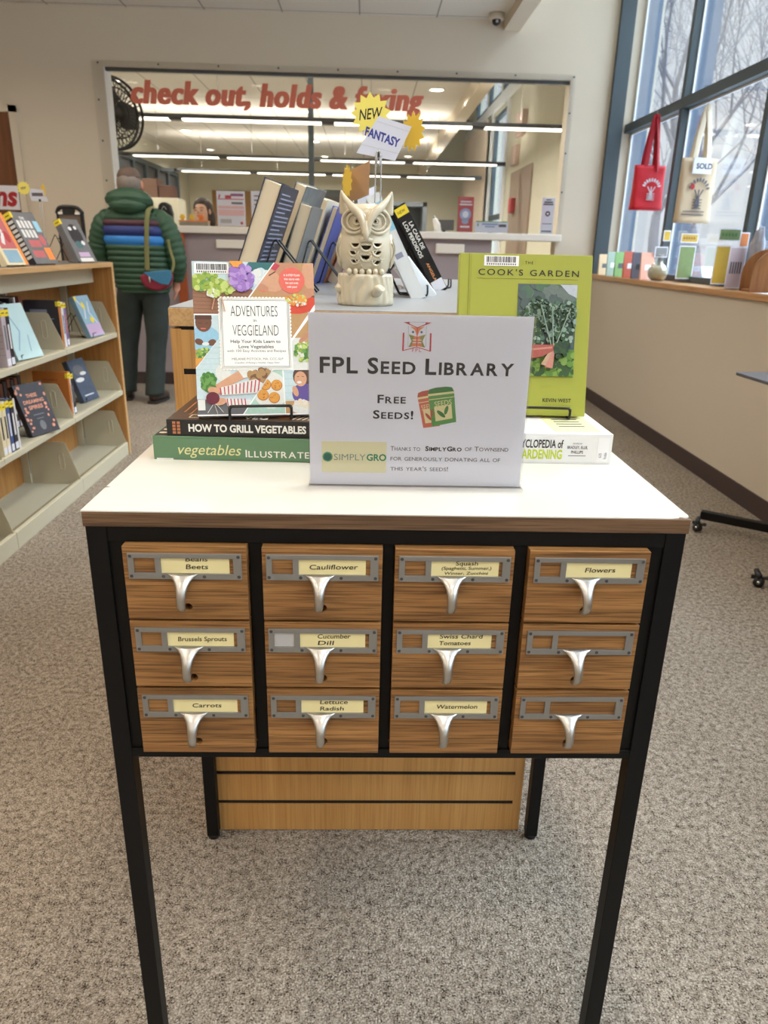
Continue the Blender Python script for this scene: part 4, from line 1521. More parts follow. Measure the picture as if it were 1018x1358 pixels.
def at_y(pts, y, th, b, m):
    """upright card: outline given as world (x, z) in the plane y"""
    b.use(m)
    q = [(x, z) for x, z in pts]
    b.M = frame((0, y, 0), (1, 0, 0), (0, 0, 1), (0, -1, 0))
    b.prism(q, 0, th)


t = thing('sign_holder', 'wire sign clip behind the owl with starburst and white FANTASY card', 'sign', (-.010, .75, KZ))
L = Matrix.Translation((.010, -.75, -KZ))


def card_B(y, yaw_=0.0, x=0.0):
    M = L @ Matrix.Translation((x, y, 0)) @ Matrix.Rotation(yaw_, 4, 'Z') @ frame((0, 0, 0), (1, 0, 0), (0, 0, 1), (0, -1, 0))
    return B(M)


b = B(L, 'chrome')
b.tube(smooth_path([(-.018, .75, KZ + .002), (-.0165, .75, KZ + .01), (-.0165, .75, 1.36), (-.0165, .75, 1.382), (-.011, .75, 1.391), (-.0055, .75, 1.382), (-.0055, .75, 1.36), (-.0055, .75, KZ + .01), (-.004, .75, KZ + .002)], 5), .0013, 8)
b.tube([(-.011 + .03 * cos(a), .75 + .03 * sin(a), KZ + .0018) for a in [2 * pi * i / 24 for i in range(24)]], .0015, 6, closed=True)
b.tube(smooth_path([(-.0135, .748, 1.366), (-.0140, .747, 1.386), (-.011, .746, 1.393), (-.008, .747, 1.386), (-.0085, .748, 1.366)], 5), .0016, 8)
b.build('wire_stand', t)
b = card_B(.750); b.use('card_lilac')
b.prism([(-.012, 1.4530), (.0515, 1.4365), (.0215, 1.3765), (-.0540, 1.3885)], 0, .0007)
b.use('fantasy_blue'); b.text('FANTASY', .021, -.0395, 1.4205, .0009, bold=.035, rot=-.30, width=.069, shear=-.1)
b.use('light_grey'); b.stroke([(-.044, 1.4035), (.028, 1.3890)], .0006, .0009); b.stroke([(-.015, 1.444), (.046, 1.428)], .0006, .0009)
b.use('black_plastic'); b.box(-.0145, 1.382, .0006, -.0075, 1.392, .004)
b.build('card', t)
b = card_B(.7512, 0); b.use('burst_yellow'); b.prism(burst(-.0265, 1.4555, .0385, 13, .74, rot=.2), 0, .0006)
b.use('ink'); b.text('NEW', .026, -.0285, 1.4475, .0008, 'CENTER', bold=.012, shear=.3, rot=.13, sx=.72)
b.build('starburst', t)
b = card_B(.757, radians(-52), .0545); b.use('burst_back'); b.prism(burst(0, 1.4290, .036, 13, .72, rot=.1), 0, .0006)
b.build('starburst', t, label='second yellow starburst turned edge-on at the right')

t2 = thing('sign_holder', 'second wire sign clip seen from its edge, yellow and brown, farther behind the owl', 'sign', (-.075, 1.25, KZ))
L = Matrix.Translation((.075, -1.25, -KZ))
b = B(L, 'chrome')
b.tube(smooth_path([(-.078, 1.25, KZ + .002), (-.076, 1.25, KZ + .02), (-.076, 1.25, 1.315), (-.071, 1.25, 1.325), (-.066, 1.25, 1.315), (-.066, 1.25, KZ + .02), (-.064, 1.25, KZ + .002)], 5), .0013, 8)
b.tube([(-.071 + .03 * cos(a), 1.25 + .03 * sin(a), KZ + .0018) for a in [2 * pi * i / 24 for i in range(24)]], .0015, 6, closed=True)
b.build('wire_stand', t2)
b = card_B(1.25, radians(-30), -.055); b.use('card_brown'); b.prism([(-.040, 1.400), (.034, 1.425), (.032, 1.345), (-.038, 1.322)], 0, .0007); b.build('card', t2, label='back of a brown card')
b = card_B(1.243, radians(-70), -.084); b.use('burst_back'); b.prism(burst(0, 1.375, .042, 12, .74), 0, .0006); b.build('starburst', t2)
b = card_B(1.262, radians(20), -.030); b.use('paper'); b.prism([(-.030, 1.345), (.020, 1.370), (.030, 1.290), (-.022, 1.275)], 0, .0007); b.build('card', t2, label='pale card beside the owl ear')

# ------------------------------------------------------------------ books on the fixture, leaning on wire stands
mat('bk_navy', (44, 48, 66), .4); mat('bk_blurb', (150, 154, 178), .5); mat('bk_slate', (116, 126, 132), .25, noise_=(40, .55)); mat('bk_black', (20, 20, 22), .35, noise_=(30, .5)); mat('bk_blue', (78, 92, 170), .4)
mat('bk_pink', (204, 150, 150), .4); mat('bk_grey', (120, 120, 118), .4); mat('bk_white', (226, 230, 232), .35); mat('bk_sky', (150, 206, 232), .35); mat('bk_teal', (70, 110, 116), .4); mat('bk_cream', (226, 216, 192), .5); mat('bk_orange', (226, 150, 92), .4)


def facing_left(x, y, lean, w, rotz=0.0):
    """book on the fixture facing the left aisle: fore-edge towards the viewer at y, top leaning right"""
    v = Vector((sin(lean), 0, cos(lean))); u = Vector((0, -1, 0))
    yb = u.cross(v) * -1
    Rz = Matrix.Rotation(rotz, 3, 'Z')
    return frame(Vector((x, y, KZ + .004)) - Rz @ u * w, Rz @ u, Rz @ yb, Rz @ v)


def facing_right(x, y, lean, rotz=0.0):
    v = Vector((-sin(lean), 0, cos(lean))); u = Vector((0, 1, 0))
    yb = u.cross(v) * -1
    Rz = Matrix.Rotation(rotz, 3, 'Z')
    return frame((x, y, KZ + .004), Rz @ u, Rz @ yb, Rz @ v)


def blurb(w, h, c='bk_blurb', n_=19):
    def f(b):
        b.use(c)
        for i in range(n_):
            b.rect(w * .12, h * (.92 - i * .038), w * (.88 if i % 4 else .6), h * (.932 - i * .038), .0003)
    return f


G = 'books leaning on the grey top left of the owl'
left = [  # x at foot, y of fore-edge, lean, height, width, thickness, cover, label, back art
    (-.331, .850, 21, .246, .165, .040, 'bk_navy', 'thick pale page block of the nearest leaning hardback, navy back cover with blurb', 1),
    (-.300, 1.10, 23, .262, .165, .030, 'bk_slate', 'grey-blue glossy hardback right behind the nearest thick leaning book', 0),
    (-.252, 1.050, 18.5, .205, .140, .030, 'bk_grey', 'medium hardback with pale page edges, second book from the thick one', 0),
    (-.236, 1.32, 18.5, .236, .150, .028, 'bk_cream', 'cream jacketed hardback leaning between the medium one and the blue one', 0),
    (-.196, 1.330, 20, .215, .140, .016, 'bk_blue', 'thin hardback with bright blue cover leaning left of the owl', 0),
    (-.176, 1.46, 24, .205, .140, .020, 'bk_orange', 'hardback with pinkish orange cover leaning behind the blue one', 0),
    (-.150, 1.470, 27, .215, .140, .030, 'bk_pink', 'pale paged book with pink cover leaning nearest the owl', 0),
    (-.105, 1.62, 27, .200, .140, .024, 'bk_grey', 'grey book half hidden behind the owl shoulder', 0),
]
for i, (x, y, ln, h, w, t_, cv, lab, bl) in enumerate(left):
    M = facing_left(x, y, radians(ln), w, radians([-7, -13, -7, -10, -9, -9, -9, -9][i]))
    book('book', lab, w, h, t_, cv, M, G, back=blurb(w, h) if bl else None)
for i, (x, y, ln, t_, w) in enumerate([(-.331, .905, 21, .040, .10), (-.252, 1.09, 18.5, .030, .09), (-.196, 1.37, 20, .016, .09), (-.150, 1.52, 27, .030, .09)]):
    M = frame((x - .002, y + .035, KZ + .001), (0, -1, 0), (1, 0, 0), (0, 0, 1))
    nm = ['nearest, under the thick book', 'second, under the medium hardback', 'third, under the blue book', 'farthest, beside the owl']
    easel('book_stand', 'black wire book stand left of the owl, ' + nm[i], M, s=.032, h=.115, lean=radians(ln), t=t_, foot=.095, group='book stands left of the owl')

GR = 'books leaning on the grey top right of the owl'


def casa_spine(b):
    b.use('bk_black')


def front_white(b):
    b.use('bk_white'); b.rect(0, 0, .15, .232, .0002); b.use('bk_sky'); b.rect(.002, .150, .150, .225, .0004)
    b.use('bk_white'); b.rect(.01, .05, .1, .12, .0005)
    b.use('bk_blurb'); b.rect(.006, .095, .03, .108, .0006)


def spine_white(b):
    b.use('bk_sky'); b.rect(.001, .152, .0305, .215, .0004)
    b.use('bk_blurb'); b.rect(.006, .095, .022, .106, .0005)


M = facing_right(.098, .83, radians(27))
book('book', 'tall white and sky blue hardback leaning just right of the owl', .150, .232, .030, 'bk_white', M, GR, front=front_white, spine=spine_white)
M = facing_right(.128, .90, radians(40), radians(-4))
book('book', 'short white paperback slumped low in front of the white and blue book', .120, .105, .042, 'bk_white', M, GR)


def spine_casa(b):
    b.use('bk_black'); b.rect(.0008, .001, .0332, .2390, .0003)
    b.use('title_white')
    b.text('LA CASA DE', .0135, .0195, .192, .0006, rot=-pi / 2, bold=.02, width=.074)
    b.text('LOS PERDIDOS', .0135, .0055, .199, .0006, rot=-pi / 2, bold=.02, width=.098)
    b.use('bk_orange'); b.text('ANGELA', .0095, .013, .083, .0006, rot=-pi / 2, bold=.02, width=.05)
    b.use('paper'); b.rect(.001, .006, .033, .034, .0006)
    b.use('yellow_label'); b.rect(.0005, .214, .0335, .236, .0007); b.use('ink'); b.text('NEW', .011, .006, .2205, .0009, width=.020)


def spine_dark(b):
    b.use('yellow_label'); b.rect(.0005, .214, .0255, .232, .0007)


M = facing_right(.1835, 1.19, radians(30))
book('book', 'black Spanish novel with white spine title leaning at the right', .150, .240, .034, 'bk_black', M, GR, spine=spine_casa, art_name='spine_art')
M = facing_right(.148, 1.27, radians(30))
book('book', 'dark hardback with yellow label leaning behind the black Spanish novel', .150, .242, .026, 'bk_black', M, GR, spine=spine_dark, art_name='spine_art')
for i, (x, y, ln, t_) in enumerate([(.105, .86, 27, .030), (.200, 1.25, 30, .03)]):
    M = frame((x - .012, y + .05, KZ + .001), (0, 1, 0), (-1, 0, 0), (0, 0, 1))
    easel('book_stand', 'black wire book stand right of the owl, ' + ['under the white and blue book', 'under the black Spanish novel'][i], M, s=.032, h=.115, lean=radians(ln), t=t_, foot=.08, group='book stands right of the owl')
# ------------------------------------------------------------------ book shelving along the left aisle
SX, SXB = -1.466, -1.770
PITCH = .750
YE = 3.53
ZA, ZB_, ZC = .725, .390, .074
shv = thing('bookshelf', 'low steel and maple bookshelf along the left aisle', 'bookshelf', ((SX + SXB) / 2, 2.2, 0))
kl = Matrix.Translation((-(SX + SXB) / 2, -2.2, 0))
b = B(kl, 'maple_end'); b.box(SXB, YE, 0, SX + .002, YE + .028, 1.084)
b.use('maple_edge'); b.box(SX + .002, YE, 0, SX + .006, YE + .028, 1.084)
b.build('end_panel', shv)
b = B(kl, 'maple_edge'); b.box(SXB, .53, 1.084, SX + .006, YE + .030, 1.108)
b.use('dark_top'); b.box(SXB + .004, .535, 1.108, SX - .012, YE + .024, 1.1105)
b.build('top_board', shv, bevel=.001)
b = B(kl, 'maple_end'); b.box(SXB, .53, .02, SXB + .012, YE, 1.084); b.build('back_panel', shv)
for i in range(5):
    y = YE - PITCH * i
    b = B(kl, 'shelf_steel'); b.box(SXB + .014, y - .028 if i == 0 else y - .02, .02, SXB + .05, y - .002 if i == 0 else y + .02, 1.05)
    b.use('dark_grey'); b.box(SXB + .05, y - .012, .1, SXB + .051, y - .006, 1.0)
    b.build('upright_post', shv)
b = B(kl, 'shelf_steel'); b.box(SXB + .05, .55, 1.030, SXB + .20, YE - .01, 1.083); b.box(SXB + .192, .55, 1.000, SXB + .204, YE - .01, 1.081); b.build('canopy_rail', shv)
for bay in range(4):
    y1 = YE - .002 - PITCH * bay
    y0 = YE - PITCH * (bay + 1) + .001
    for z, deep in ((ZA, 0), (ZB_, 0), (ZC, 1)):
        b = B(kl, 'shelf_steel')
        if deep:
            b.prism([(0, 0), (0, .074), (-.018, .074), (-.06, .052), (-.295, .052), (-.295, 0)], 0, y1 - y0, T=frame((SX, y1, 0), (1, 0, 0), (0, 0, 1), (0, -1, 0)))
        else:
            b.prism([(0, -.026), (0, 0), (-.295, 0), (-.295, -.012), (-.012, -.012), (-.012, -.026)], 0, y1 - y0, T=frame((SX, y1, z), (1, 0, 0), (0, 0, 1), (0, -1, 0)))
        sh = b.build('shelf', shv, bevel=.002)
        # end bracket standing at the far end of each bay
        zb = .052 if deep else z
        hh = .165 if not deep else .21
        b = B(frame((0, y1 - .010, 0), (1, 0, 0), (0, 0, 1), (0, -1, 0)), 'shelf_steel')
        b.M = kl @ b.M
        xt = SX - .062
        out = [(SX - .004, zb), (SX - .004, zb + .02), (xt, zb + hh), (xt - .012, zb + hh + .006), (SXB + .055, zb + hh + .006), (SXB + .055, zb)]
        cx, cz = xt - .028, zb + hh * .56
        slot = [(cx + .012 * cos(a), cz + (.03 if sin(a) > 0 else -.03) + .012 * sin(a)) for a in [2 * pi * k / 16 for k in range(16)]]
        b.plate(out, [], -.0012, .0012)
        b.tube([(p[0], p[1], .0016) for p in slot], .0022, 6, closed=True)
        b.build('shelf_bracket', sh)

mat('c_lilac', (196, 184, 194), .5, noise_=(30, .8)); mat('c_aqua', (196, 228, 232), .35, noise_=(20, .85)); mat('c_greynavy', (62, 62, 72), .4); mat('c_rust', (192, 116, 52), .45); mat('c_purple', (134, 108, 168), .45)
mat('c_ltblue', (150, 190, 214), .35, noise_=(25, .7)); mat('c_pinkish', (196, 170, 206), .4); mat('c_storm', (84, 100, 124), .35, noise_=(22, .45)); mat('c_brown', (120, 66, 44), .45); mat('c_cream', (226, 214, 180), .5)
mat('c_blue', (60, 84, 140), .45); mat('c_red', (176, 52, 52), .45); mat('c_peach', (226, 150, 116), .45); mat('c_dark', (48, 44, 52), .4, noise_=(30, .6)); mat('c_white', (226, 226, 226), .4); mat('c_grey', (120, 122, 126), .4, noise_=(30, .6))
mat('c_orange', (236, 140, 60), .4); mat('c_pinkred', (206, 108, 112), .45, noise_=(24, .7))


def on_shelf(y, z, t, x=SX - .03):
    """upright book, spine to the aisle, back cover towards the viewer at y"""
    return frame((x, y + t, z + .001), (-1, 0, 0), (0, -1, 0), (0, 0, 1))


def faced(y, z, lean, x=SX - .05, rz=0.0):
    """cover to the aisle, leaning back"""
    v = Vector((-sin(lean), 0, cos(lean))); u = Vector((0, 1, 0))
    Rz = Matrix.Rotation(rz, 3, 'Z')
    return frame((x, y, z + .006), Rz @ u, Rz @ (u.cross(v) * -1), Rz @ v)


def sp_lines(c='ink', h=.22, t=.03):
    def f(b):
        b.use(c); b.rect(t * .3, h * .3, t * .7, h * .72, .0004)
        b.use('paper'); b.rect(t * .08, .006, t * .92, .034, .0005)
    return f


# upper shelf, far bay
zs = ZA
book('book', 'dark grey novel with rust spine, upper shelf, behind the steel bracket', .165, .222, .030, 'c_greynavy', on_shelf(2.812, zs, .03), sticker=(.195, .218),
     spine=lambda b: (b.use('c_rust'), b.rect(.001, .002, .029, .19, .0004)), back=lambda b: (b.use('bk_blurb'), b.rect(.03, .165, .11, .180, .0003), b.rect(.02, .135, .14, .139, .0003)))
book('book', 'white spined novel next to the rust spine, upper shelf', .150, .212, .028, 'c_white', on_shelf(2.845, zs, .028), spine=sp_lines('c_blue', .21, .028), sticker=(.185, .207))
book('book', 'purple spined novel, last of the upright row on the upper shelf', .150, .210, .026, 'c_purple', on_shelf(2.877, zs, .026), spine=sp_lines('c_rust', .21, .026), sticker=(.183, .205))


def fr_ltblue(b):
    b.use('c_pinkish'); b.rect(.004, .004, .15, .07, .0003)
    b.use('yellow_label'); b.disc(.06, .17, .014, .02, .0005); b.disc(.09, .09, .018, .016, .0005)
    b.use('c_white'); b.stroke([(.02, .2), (.06, .15), (.03, .1)], .008, .0004); b.stroke([(.12, .19), (.09, .13), (.13, .07)], .008, .0004)
    b.use('yellow_label'); b.rect(.0, .20, .02, .222, .0006)


book('book', 'pale blue cover with yellow shapes facing out at the far end of the upper shelf', .155, .224, .028, 'c_ltblue', faced(3.215, zs, radians(21), SX - .035, radians(-8)), front=fr_ltblue)
easel('book_stand', 'black wire stand under the pale blue book on the upper shelf', frame((SX - .045, 3.285, zs + .001), (0, 1, 0), (-1, 0, 0), (0, 0, 1)), s=.045, h=.13, lean=radians(21), t=.028)
# upper shelf, nearer bay
Gd = 'dark spines at the back of the upper shelf'
for k, (c, t_, h) in enumerate([('c_dark', .030, .235), ('c_white', .012, .225), ('c_dark', .034, .240), ('c_white', .010, .245), ('c_brown', .030, .245)]):
    lab = ['dark spine at the back of the upper shelf, leftmost in view', 'slim white spine second from left at the back of the upper shelf', 'wide dark spine in the middle at the back of the upper shelf', 'slim white spine with taller top beside the brown one', 'brown spine at the right end of the row behind the lilac cover'][k]
    book('book', lab, .12, h, t_, c, on_shelf(2.50 + .048 * k, zs, t_, SX - .155), Gd, spine=sp_lines('c_white' if c != 'c_white' else 'ink', h, t_))
book('book', 'large lilac-grey novel cover with fine lines at the left edge of the upper shelf', .165, .232, .036, 'c_lilac', on_shelf(2.20, zs, .036, SX - .012), sticker=(.200, .226),
     spine=sp_lines('c_grey', .23, .036), back=lambda b: [b.use('c_grey')] + [b.stroke([(0.0, .03 + i * .03), (.16, .05 + i * .026)], .0012, .0003) for i in range(6)])
book('book', 'dark spined novel standing just right of the lilac-grey one', .160, .230, .030, 'c_dark', on_shelf(2.242, zs, .03, SX - .014), sticker=(.198, .224), spine=sp_lines('c_white', .23, .03))
book('book', 'pale aqua cover facing out on the upper shelf beside the lilac-grey book', .165, .240, .026, 'c_aqua', faced(2.36, zs, radians(20), SX - .040, radians(-14)),
     front=lambda b: (b.use('c_ltblue'), b.stroke([(.03, .04), (.08, .12), (.05, .2)], .006, .0003), b.stroke([(.1, .03), (.12, .1)], .005, .0003)))
easel('book_stand', 'black wire stand under the pale aqua book', frame((SX - .050, 2.43, zs + .001), (0, 1, 0), (-1, 0, 0), (0, 0, 1)), s=.045, h=.13, lean=radians(20), t=.026)
# lower shelf, far bay
zs = ZB_
book('book', 'orange novel showing its back cover on the lower shelf', .170, .222, .024, 'c_rust', on_shelf(2.800, zs, .024, SX - .022), sticker=(.19, .215),
     back=lambda b: (b.use('c_brown'), b.text('POSSIBLE', .013, .085, .178, .0004, 'CENTER', width=.07), b.rect(.04, .16, .13, .162, .0003), b.rect(.05, .145, .12, .147, .0003)), spine=lambda b: (b.use('c_rust'), b.rect(.001, .001, .023, .2, .0003)))
book('book', 'white spined novel beside the orange one on the lower shelf', .150, .214, .026, 'c_white', on_shelf(2.828, zs, .026), sticker=(.186, .209), spine=sp_lines('c_dark', .21, .026))
book('book', 'black spined novel, last upright on the far end of the lower shelf', .150, .208, .028, 'c_dark', on_shelf(2.858, zs, .028), sticker=(.178, .202), spine=sp_lines('c_grey', .2, .028))


def fr_storm(b):
    b.use('c_storm'); b.rect(0, 0, .155, .232, .0002); b.use('c_grey'); b.disc(.07, .17, .05, .03, .0003); b.use('c_white'); b.disc(.05, .12, .04, .012, .0004); b.disc(.10, .15, .03, .01, .0004)
    b.use('paper'); b.text('STORM', .022, .075, .045, .0004, 'CENTER', width=.09) if False else b.rect(.03, .03, .12, .036, .0004)


book('book', 'stormy blue-grey cover facing out on the lower shelf', .155, .232, .030, 'c_storm', faced(3.12, zs, radians(20), SX - .075, radians(-10)), front=fr_storm)
easel('book_stand', 'black wire stand under the stormy blue-grey book', frame((SX - .085, 3.19, zs + .001), (0, 1, 0), (-1, 0, 0), (0, 0, 1)), s=.045, h=.13, lean=radians(20), t=.03)
# lower shelf, nearer bay
for k, (c, t_, h, lab) in enumerate([('c_cream', .030, .220, 'cream spine with dark lettering, left end of the lower shelf'), ('c_cream', .028, .216, 'second cream spine of the lower shelf'),
                                     ('c_blue', .026, .222, 'blue spine beside the cream spines on the lower shelf'), ('c_dark', .030, .215, 'dark navy spine beside the blue spine on the lower shelf'), ('c_white', .012, .21, 'slim white spine at the right of the lower shelf row')]):
    book('book', lab, .150, h, t_, c, on_shelf(2.055 + .034 * k, zs, t_, SX - .010), sticker=(h - .035, h - .010) if k < 4 else None, spine=sp_lines('ink' if c == 'c_cream' else 'c_white', h, t_))
for k in range(6):
    book('book', 'dark spine in the row at the back of the lower shelf, ' + ['leftmost', 'second from left', 'third from left', 'fourth from left', 'fifth from left', 'rightmost'][k], .10, .225 + .004 * (k % 3), .028, 'c_dark' if k % 2 else 'c_brown', on_shelf(2.42 + .036 * k, zs, .028, SX - .17), 'spines at the back of the lower shelf', spine=sp_lines('c_white', .22, .028))


def fr_spires(b):
    b.use('c_dark'); b.rect(0, 0, .162, .232, .0002)
    b.use('c_peach')
    rr = random.Random(4)
    for i in range(26):
        u, v = rr.choice([rr.uniform(.004, .03), rr.uniform(.13, .158)]), rr.uniform(.01, .22)
        b.disc(u, v, rr.uniform(.004, .009), rr.uniform(.004, .009), .0004, k=8)
    b.text('THESE', .022, .080, .170, .0005, 'CENTER', bold=.03, width=.06)
    b.text('DREAMING', .022, .080, .143, .0005, 'CENTER', bold=.03, width=.115)
    b.text('SPIRES', .024, .080, .116, .0005, 'CENTER', bold=.03, width=.08)
    b.use('c_grey'); b.rect(.05, .088, .11, .092, .0004); b.rect(.06, .07, .10, .074, .0004); b.disc(.08, .04, .016, .022, .0004)


book('book', 'dark cover with peach flowers and peach title facing out on the lower shelf', .162, .232, .030, 'c_dark', faced(2.365, zs, radians(20), SX - .030, radians(-22)), front=fr_spires)
easel('book_stand', 'black wire stand under the dark flowery book on the lower shelf', frame((SX - .045, 2.43, zs + .001), (0, 1, 0), (-1, 0, 0), (0, 0, 1)), s=.045, h=.13, lean=radians(20), t=.03)

# display books on the top board
ZTOP = 1.1105


def fr_red(b):
    b.use('c_pinkred'); b.rect(.02, .07, .13, .21, .0003); b.use('c_white'); b.stroke([(.03, .2), (.08, .14), (.05, .09)], .02, .0004); b.use('c_ltblue'); b.rect(.02, .01, .12, .065, .0004); b.use('c_orange'); b.rect(.132, .0, .15, .225, .0004)
    b.use('c_red'); b.disc(.05, .15, .02, .03, .0005); b.disc(.1, .12, .018, .025, .0005)


def fr_wig(b):
    b.use('c_grey'); b.rect(0, 0, .165, .238, .0003)
    b.use('c_white'); b.text('THE', .018, .05, .205, .0004, bold=.03)
    for i in range(4):
        b.rect(.018 + i * .026, .165, .036 + i * .026, .200, .0004); b.rect(.018 + i * .026, .122, .036 + i * .026, .158, .0004)
    b.use('bk_sky'); b.rect(.13, .15, .164, .2, .0005)
    b.use('c_pinkred'); b.rect(.03, .078, .11, .11, .0004); b.rect(.02, .030, .10, .062, .0004); b.disc(.135, .11, .02, .026, .0004)
    b.use('c_orange'); b.rect(.112, .018, .158, .075, .0005)


def sp_stripe(b):
    b.use('c_white')
    for i in range(9):
        b.rect(.003, .03 + i * .02, .031, .042 + i * .02, .0004)


def fr_grey(b):
    b.use('c_dark'); b.disc(.08, .14, .05, .06, .0003)
    b.use('c_white'); b.disc(.055, .175, .014, .01, .0005); b.disc(.10, .18, .012, .01, .0005); b.disc(.11, .1, .015, .012, .0005); b.rect(.02, .0, .13, .02, .0005)
    b.use('c_pinkish'); b.rect(.03, .026, .12, .05, .0004); b.use('bk_teal'); b.disc(.07, .09, .03, .02, .0004)


book('book', 'pink and red novel with cream spine on top of the bookshelf', .152, .226, .030, 'c_cream', faced(2.365, ZTOP, radians(25), SX - .030, radians(-8)), front=fr_red)
book('book', 'novel with black and white striped spine on top of the bookshelf', .165, .240, .034, 'c_dark', faced(2.640, ZTOP, radians(26), SX - .030, radians(-12)), front=fr_wig, spine=sp_stripe, sticker=(.212, .238))
book('book', 'dark grey novel on top of the bookshelf nearest its far end', .155, .226, .036, 'c_grey', faced(3.17, ZTOP, radians(25), SX - .035, radians(-14)), front=fr_grey, sticker=(.198, .224))
for i, (y, rz, nm) in enumerate([(2.44, -8, 'under the pink and red novel on the bookshelf'), (2.72, -12, 'under the striped-spine novel on the bookshelf'), (3.245, -14, 'under the dark grey novel on the bookshelf')]):
    M = Matrix.Translation((SX - .042, y, ZTOP + .001)) @ Matrix.Rotation(radians(rz), 4, 'Z') @ frame((0, 0, 0), (0, 1, 0), (-1, 0, 0), (0, 0, 1))
    easel('book_stand', 'black wire stand ' + nm, M, s=.05, h=.14, lean=radians(25), t=.034, group='wire stands on top of the bookshelf')
# small sign on the top board
t = thing('sign_holder', 'small wire sign with two yellow starbursts on the bookshelf top', 'sign', (-1.715, 3.30, ZTOP))
L = Matrix.Translation((1.715, -3.30, -ZTOP))
b = B(L, 'chrome'); b.tube(smooth_path([(-1.722, 3.3, ZTOP + .002), (-1.72, 3.3, ZTOP + .02), (-1.72, 3.3, 1.40), (-1.714, 3.3, 1.411), (-1.708, 3.3, 1.40), (-1.708, 3.3, ZTOP + .02), (-1.705, 3.3, ZTOP + .002)], 5), .0013, 8)
b.tube([(-1.714 + .03 * cos(a), 3.3 + .03 * sin(a), ZTOP + .0018) for a in [2 * pi * i / 24 for i in range(24)]], .0015, 6, closed=True)
b.build('wire_stand', t)
fr_ = lambda y: B(L @ frame((0, y, 0), (1, 0, 0), (0, 0, 1), (0, -1, 0)))
b = fr_(3.296); b.use('card_lilac'); b.prism([(-1.770, 1.466), (-1.692, 1.458), (-1.672, 1.404), (-1.758, 1.406)], 0, .0007); b.use('ink_grey'); b.rect(-1.752, 1.428, -1.696, 1.444, .0009, .0007); b.use('black_plastic'); b.rect(-1.719, 1.402, -1.709, 1.414, .004, .0007); b.build('card', t)
b = fr_(3.292); b.use('burst_yellow'); b.prism(burst(-1.788, 1.464, .036, 12, .72), 0, .0006); b.use('ink_grey'); b.text('NEW', .016, -1.788, 1.459, .0008, 'CENTER', bold=.02, rot=.2, sx=.7); b.build('starburst', t)
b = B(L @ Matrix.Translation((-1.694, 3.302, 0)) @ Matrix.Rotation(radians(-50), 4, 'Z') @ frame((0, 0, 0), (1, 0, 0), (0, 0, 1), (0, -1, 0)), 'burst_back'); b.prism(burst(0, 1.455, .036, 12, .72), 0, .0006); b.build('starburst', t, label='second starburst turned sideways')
# dark upright display stand behind the shelf
mat('stand_brown', (112, 98, 88), .5)
t = thing('step_ladder', 'folding stand with black handle and brown panel behind the bookshelf', 'folding stand', (-2.06, 4.6, 0))
b = B(m='black_plastic'); b.box(-.085, -.02, 0, -.07, .02, 1.40); b.box(.075, -.02, 0, .09, .02, 1.40); b.build('frame', t, bevel=.004)
b = B(m='black_plastic'); b.tube(smooth_path([(-.085, 0, 1.39), (-.06, -.01, 1.425), (0, -.012, 1.432), (.06, -.01, 1.425), (.09, 0, 1.39)], 5), .014, 10); b.box(-.04, -.022, 1.385, .04, .0, 1.425); b.build('handle', t)
b = B(m='stand_brown'); b.box(-.07, -.012, .3, .075, .012, 1.385); b.build('panel', t)
b = B(m='white'); b.box(-.068, -.026, 1.385, -.040, -.012, 1.400); b.box(.045, -.026, 1.385, .073, -.012, 1.400); b.build('hinge_plate', t)
# ------------------------------------------------------------------ service counter in front of the office
mat('post_orange', (168, 84, 44), .5)
t = thing('service_counter', 'library service counter with white ledge and mauve front', 'counter', (-.5, 5.93, 0))
kl = Matrix.Translation((.5, -5.93, 0))
b = B(kl, 'counter_white'); b.box(-2.15, 5.885, 1.303, 1.655, 6.24, 1.360); b.build('ledge', t, bevel=.006)
b = B(kl, 'mauve'); b.box(-2.30, 5.932, .105, 1.06, 5.949, 1.303); b.build('front_panel', t)
b = B(kl, 'post_orange'); b.box(-1.675, 5.90, 0, -1.60, 5.932, 1.303); b.build('end_post', t)
for x0, x1, z0, z1 in ((-1.33, -1.04, 1.185, 1.255), (.57, .82, 1.185, 1.265)):
    b = B(kl, 'counter_white'); b.box(x0, 5.905, z0, x1, 5.932, z1); b.build('slot_plate', t, bevel=.006)
t = thing('clear_screen', 'clear plastic sheet screwed over the office opening', 'screen', (-.3, 5.94, 1.36))
kl = Matrix.Translation((.3, -5.94, -1.36))
b = B(kl, 'plexi'); b.box(-2.25, 5.934, 1.362, -.25, 5.940, 2.578); b.box(-.247, 5.934, 1.362, 1.655, 5.940, 2.578); b.build('sheet', t)
for x, z in [(-2.2 + i * .48, 2.562) for i in range(9)] + [(-2.22, 2.3), (-2.22, 2.0), (-2.22, 1.7), (1.63, 2.3), (1.63, 2.0), (1.63, 1.7)]:
    b = B(kl, 'dark_grey'); b.cyl((x, 5.934, z), (x, 5.930, z), .008, .006, 10); b.build('screw', t)

mat('vinyl_red', (212, 116, 94), .6)
mat('vinyl_edge', (226, 214, 204), .6)
b = B(frame((0, 5.9335, 0), (1, 0, 0), (0, 0, 1), (0, -1, 0)), 'vinyl_red')
TX = 'check out, holds & faxing'
for q, dx in enumerate((-.009, -.003, .003, .009)):
    b.text(TX, .232, -1.952 + dx, 2.285, .0022 + .0001 * q, bold=.026, shear=.2, space=1.1, width=2.365)
o = b.build('window_lettering'); tag(o, 'red slanted lettering across the top of the clear screen', 'lettering')
